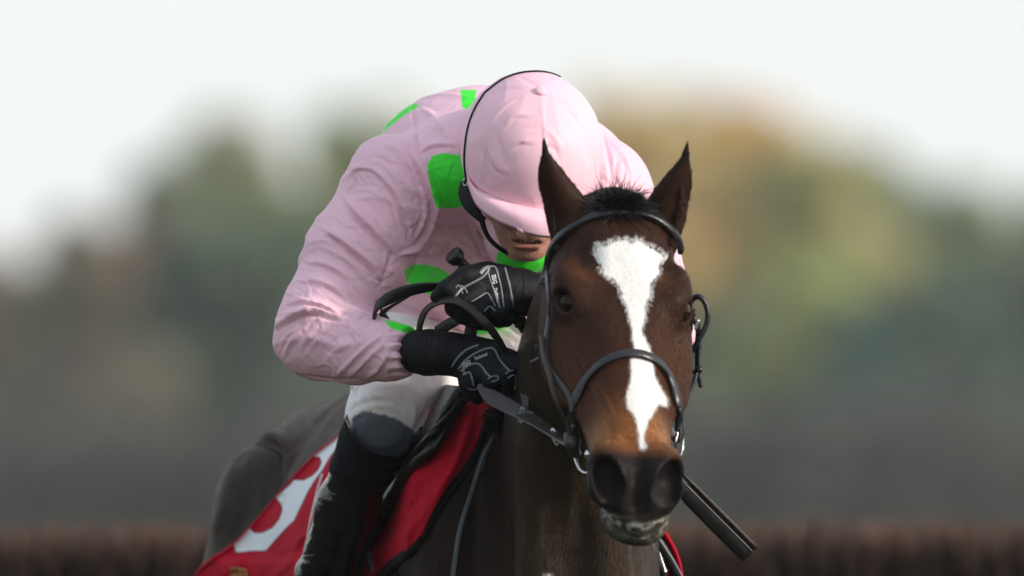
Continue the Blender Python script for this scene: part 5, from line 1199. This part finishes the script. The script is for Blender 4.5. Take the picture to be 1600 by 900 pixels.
TREES = [  # px, top, half width, distance, colour, second colour, label
 (-70, 420, 150, 300, (.06, .055, .04), None, 'low grey-brown tree at the far left edge of the wood'),
 (70, 395, 130, 310, (.115, .075, .060), (.10, .08, .06), 'russet brown tree on the left of the wood'),
 (215, 330, 130, 290, (.105, .075, .058), (.07, .07, .045), 'reddish autumn tree left of the dark green ones'),
 (310, 270, 120, 330, (.045, .06, .04), (.06, .07, .04), 'dark green tree rising behind the russet one'),
 (435, 185, 150, 340, (.10, .105, .062), (.055, .07, .045), 'tall pale olive tree left of the jockey'),
 (560, 150, 130, 335, (.075, .088, .04), (.10, .10, .05), 'tall olive green tree behind the back of the jockey'),
 (400, 330, 150, 280, (.032, .050, .036), (.045, .06, .04), 'dark blue-green bushy tree in front of the olive ones'),
 (720, 200, 140, 345, (.07, .08, .05), (.10, .09, .05), 'green tree hidden mostly behind the jockey'),
 (900, 190, 120, 350, (.14, .125, .07), (.10, .10, .06), 'yellowing tree just right of the jockey'),
 (1040, 135, 140, 330, (.19, .155, .075), (.15, .125, .06), 'tallest tan and yellow autumn tree right of the horse'),
 (1180, 155, 130, 320, (.19, .15, .065), (.15, .13, .07), 'golden olive autumn tree with a broad crown'),
 (1300, 235, 130, 300, (.13, .12, .055), (.09, .10, .05), 'mid green tree stepping down to the right'),
 (1430, 285, 130, 310, (.055, .075, .05), (.075, .085, .05), 'dark green rounded tree near the right edge'),
 (1580, 300, 140, 325, (.085, .09, .055), (.07, .08, .05), 'grey-green tree on the right edge of the wood'),
 (1260, 420, 120, 275, (.12, .13, .058), (.09, .10, .05), 'sunlit olive bush-like tree in the middle of the right side'),
 (1420, 440, 110, 270, (.035, .055, .045), None, 'dark teal-green tree low on the right'),
 (1100, 470, 130, 280, (.07, .08, .05), None, 'low green tree right beside the head of the horse'),
 (130, 560, 150, 270, (.065, .058, .045), None, 'low brown scrub tree at left in front of the russet trees'),
 (330, 235, 110, 345, (.085, .09, .06), (.06, .07, .045), 'grey-olive tree between the dark one and the pale olive one'),
 (1235, 190, 110, 345, (.15, .135, .07), (.11, .11, .06), 'tan tree filling the slope right of the golden one'),
 (1680, 380, 130, 300, (.06, .07, .05), None, 'green tree at the far right edge')]
for i, (px, tp, hw, ds, c, c2, lab) in enumerate(TREES): tree('broadleaf_tree', px, tp, hw, ds, c, 50 + i, lab, second=c2)
# low far undergrowth closing the foot of the wood, and rails in between
r = np.random.RandomState(9); n = 30000; px = r.uniform(-150, 1750, n); ds = r.uniform(365, 390, n); hh = 2.2 + 2.8 * noise(np.c_[px / 130, px * 0, px * 0], 1, 5) ; hh = hh * 1.35
z = r.uniform(0, 1, n) ** .8 * hh; P = np.c_[(px - 800) * KPX * (ds + 26.7), ds, z]
t1 = nrm_rows(r.normal(0, 1, (n, 3))); t2 = nrm_rows(np.cross(t1, r.normal(0, 1, (n, 3)))); s1 = .34 * r.uniform(.5, 1.2, n)[:, None]
V = np.stack([P - t1 * s1, P - t2 * s1 * .6, P + t1 * s1, P + t2 * s1 * .6], 1).reshape(-1, 3)
k = noise(np.c_[px / 220, px * 0, px * 0], 1, 12)[:, None]; c = np.array([.070, .085, .068]) * k + np.array([.10, .092, .082]) * (1 - k); c = c * (.7 + .6 * r.rand(n, 1)) * 1.5
o = mesh('undergrowth', V, np.arange(4 * n).reshape(n, 4), m_leaf, smooth=False, cols=np.repeat(c, 4, 0)); tag(o, 'band of low grey-green scrub along the foot of the far wood', 'undergrowth', kind='stuff')

# the wood runs on to both sides of what the picture shows
r = np.random.RandomState(19); n = 52000; sg = np.where(r.rand(n) < .5, -1, 1); x = sg * r.uniform(20.5, 150, n); y = r.uniform(440, 530, n)
hh = 5.5 + 6.5 * noise(np.c_[x / 9, y / 30, x * 0], 1, 3); z = hh * r.uniform(0, 1, n) ** .7; P = np.c_[x, y, z]
t1 = nrm_rows(r.normal(0, 1, (n, 3))); t2 = nrm_rows(np.cross(t1, r.normal(0, 1, (n, 3)))); s1 = .62 * r.uniform(.5, 1.2, n)[:, None]
V = np.stack([P - t1 * s1, P - t2 * s1 * .6, P + t1 * s1, P + t2 * s1 * .6], 1).reshape(-1, 3); k = noise(np.c_[x / 8, x * 0, x * 0], 1, 5)[:, None]
c = (np.array([.16, .17, .09]) * k + np.array([.22, .15, .09]) * (1 - k)) * (.7 + .6 * r.rand(n, 1))
o = mesh('distant_wood', V, np.arange(4 * n).reshape(n, 4), m_leaf, smooth=False, cols=np.repeat(c, 4, 0)); tag(o, 'far-off autumn wood carrying on beyond the trees to both sides', 'wood', kind='stuff')

# ---------------------------------------------------------------- thin autumn haze over the whole course
hz = bpy.data.materials.new('haze_air'); hz.use_nodes = True; nt = hz.node_tree
for nd in list(nt.nodes):
    if nd.type != 'OUTPUT_MATERIAL': nt.nodes.remove(nd)
pv = nt.nodes.new('ShaderNodeVolumePrincipled'); pv.inputs['Color'].default_value = (.86, .90, .92, 1); pv.inputs['Density'].default_value = .00022; pv.inputs['Anisotropy'].default_value = .2
nt.links.new(pv.outputs[0], nt.nodes['Material Output'].inputs['Volume'])
x0, x1, y0, y1, z0, z1 = -260, 260, -80, 650, -1, 40
o = mesh('haze', [(x, y, z) for x in (x0, x1) for y in (y0, y1) for z in (z0, z1)], [(0, 1, 3, 2), (4, 6, 7, 5), (0, 4, 5, 1), (2, 3, 7, 6), (0, 2, 6, 4), (1, 5, 7, 3)], hz, smooth=False); tag(o, kind='stuff')
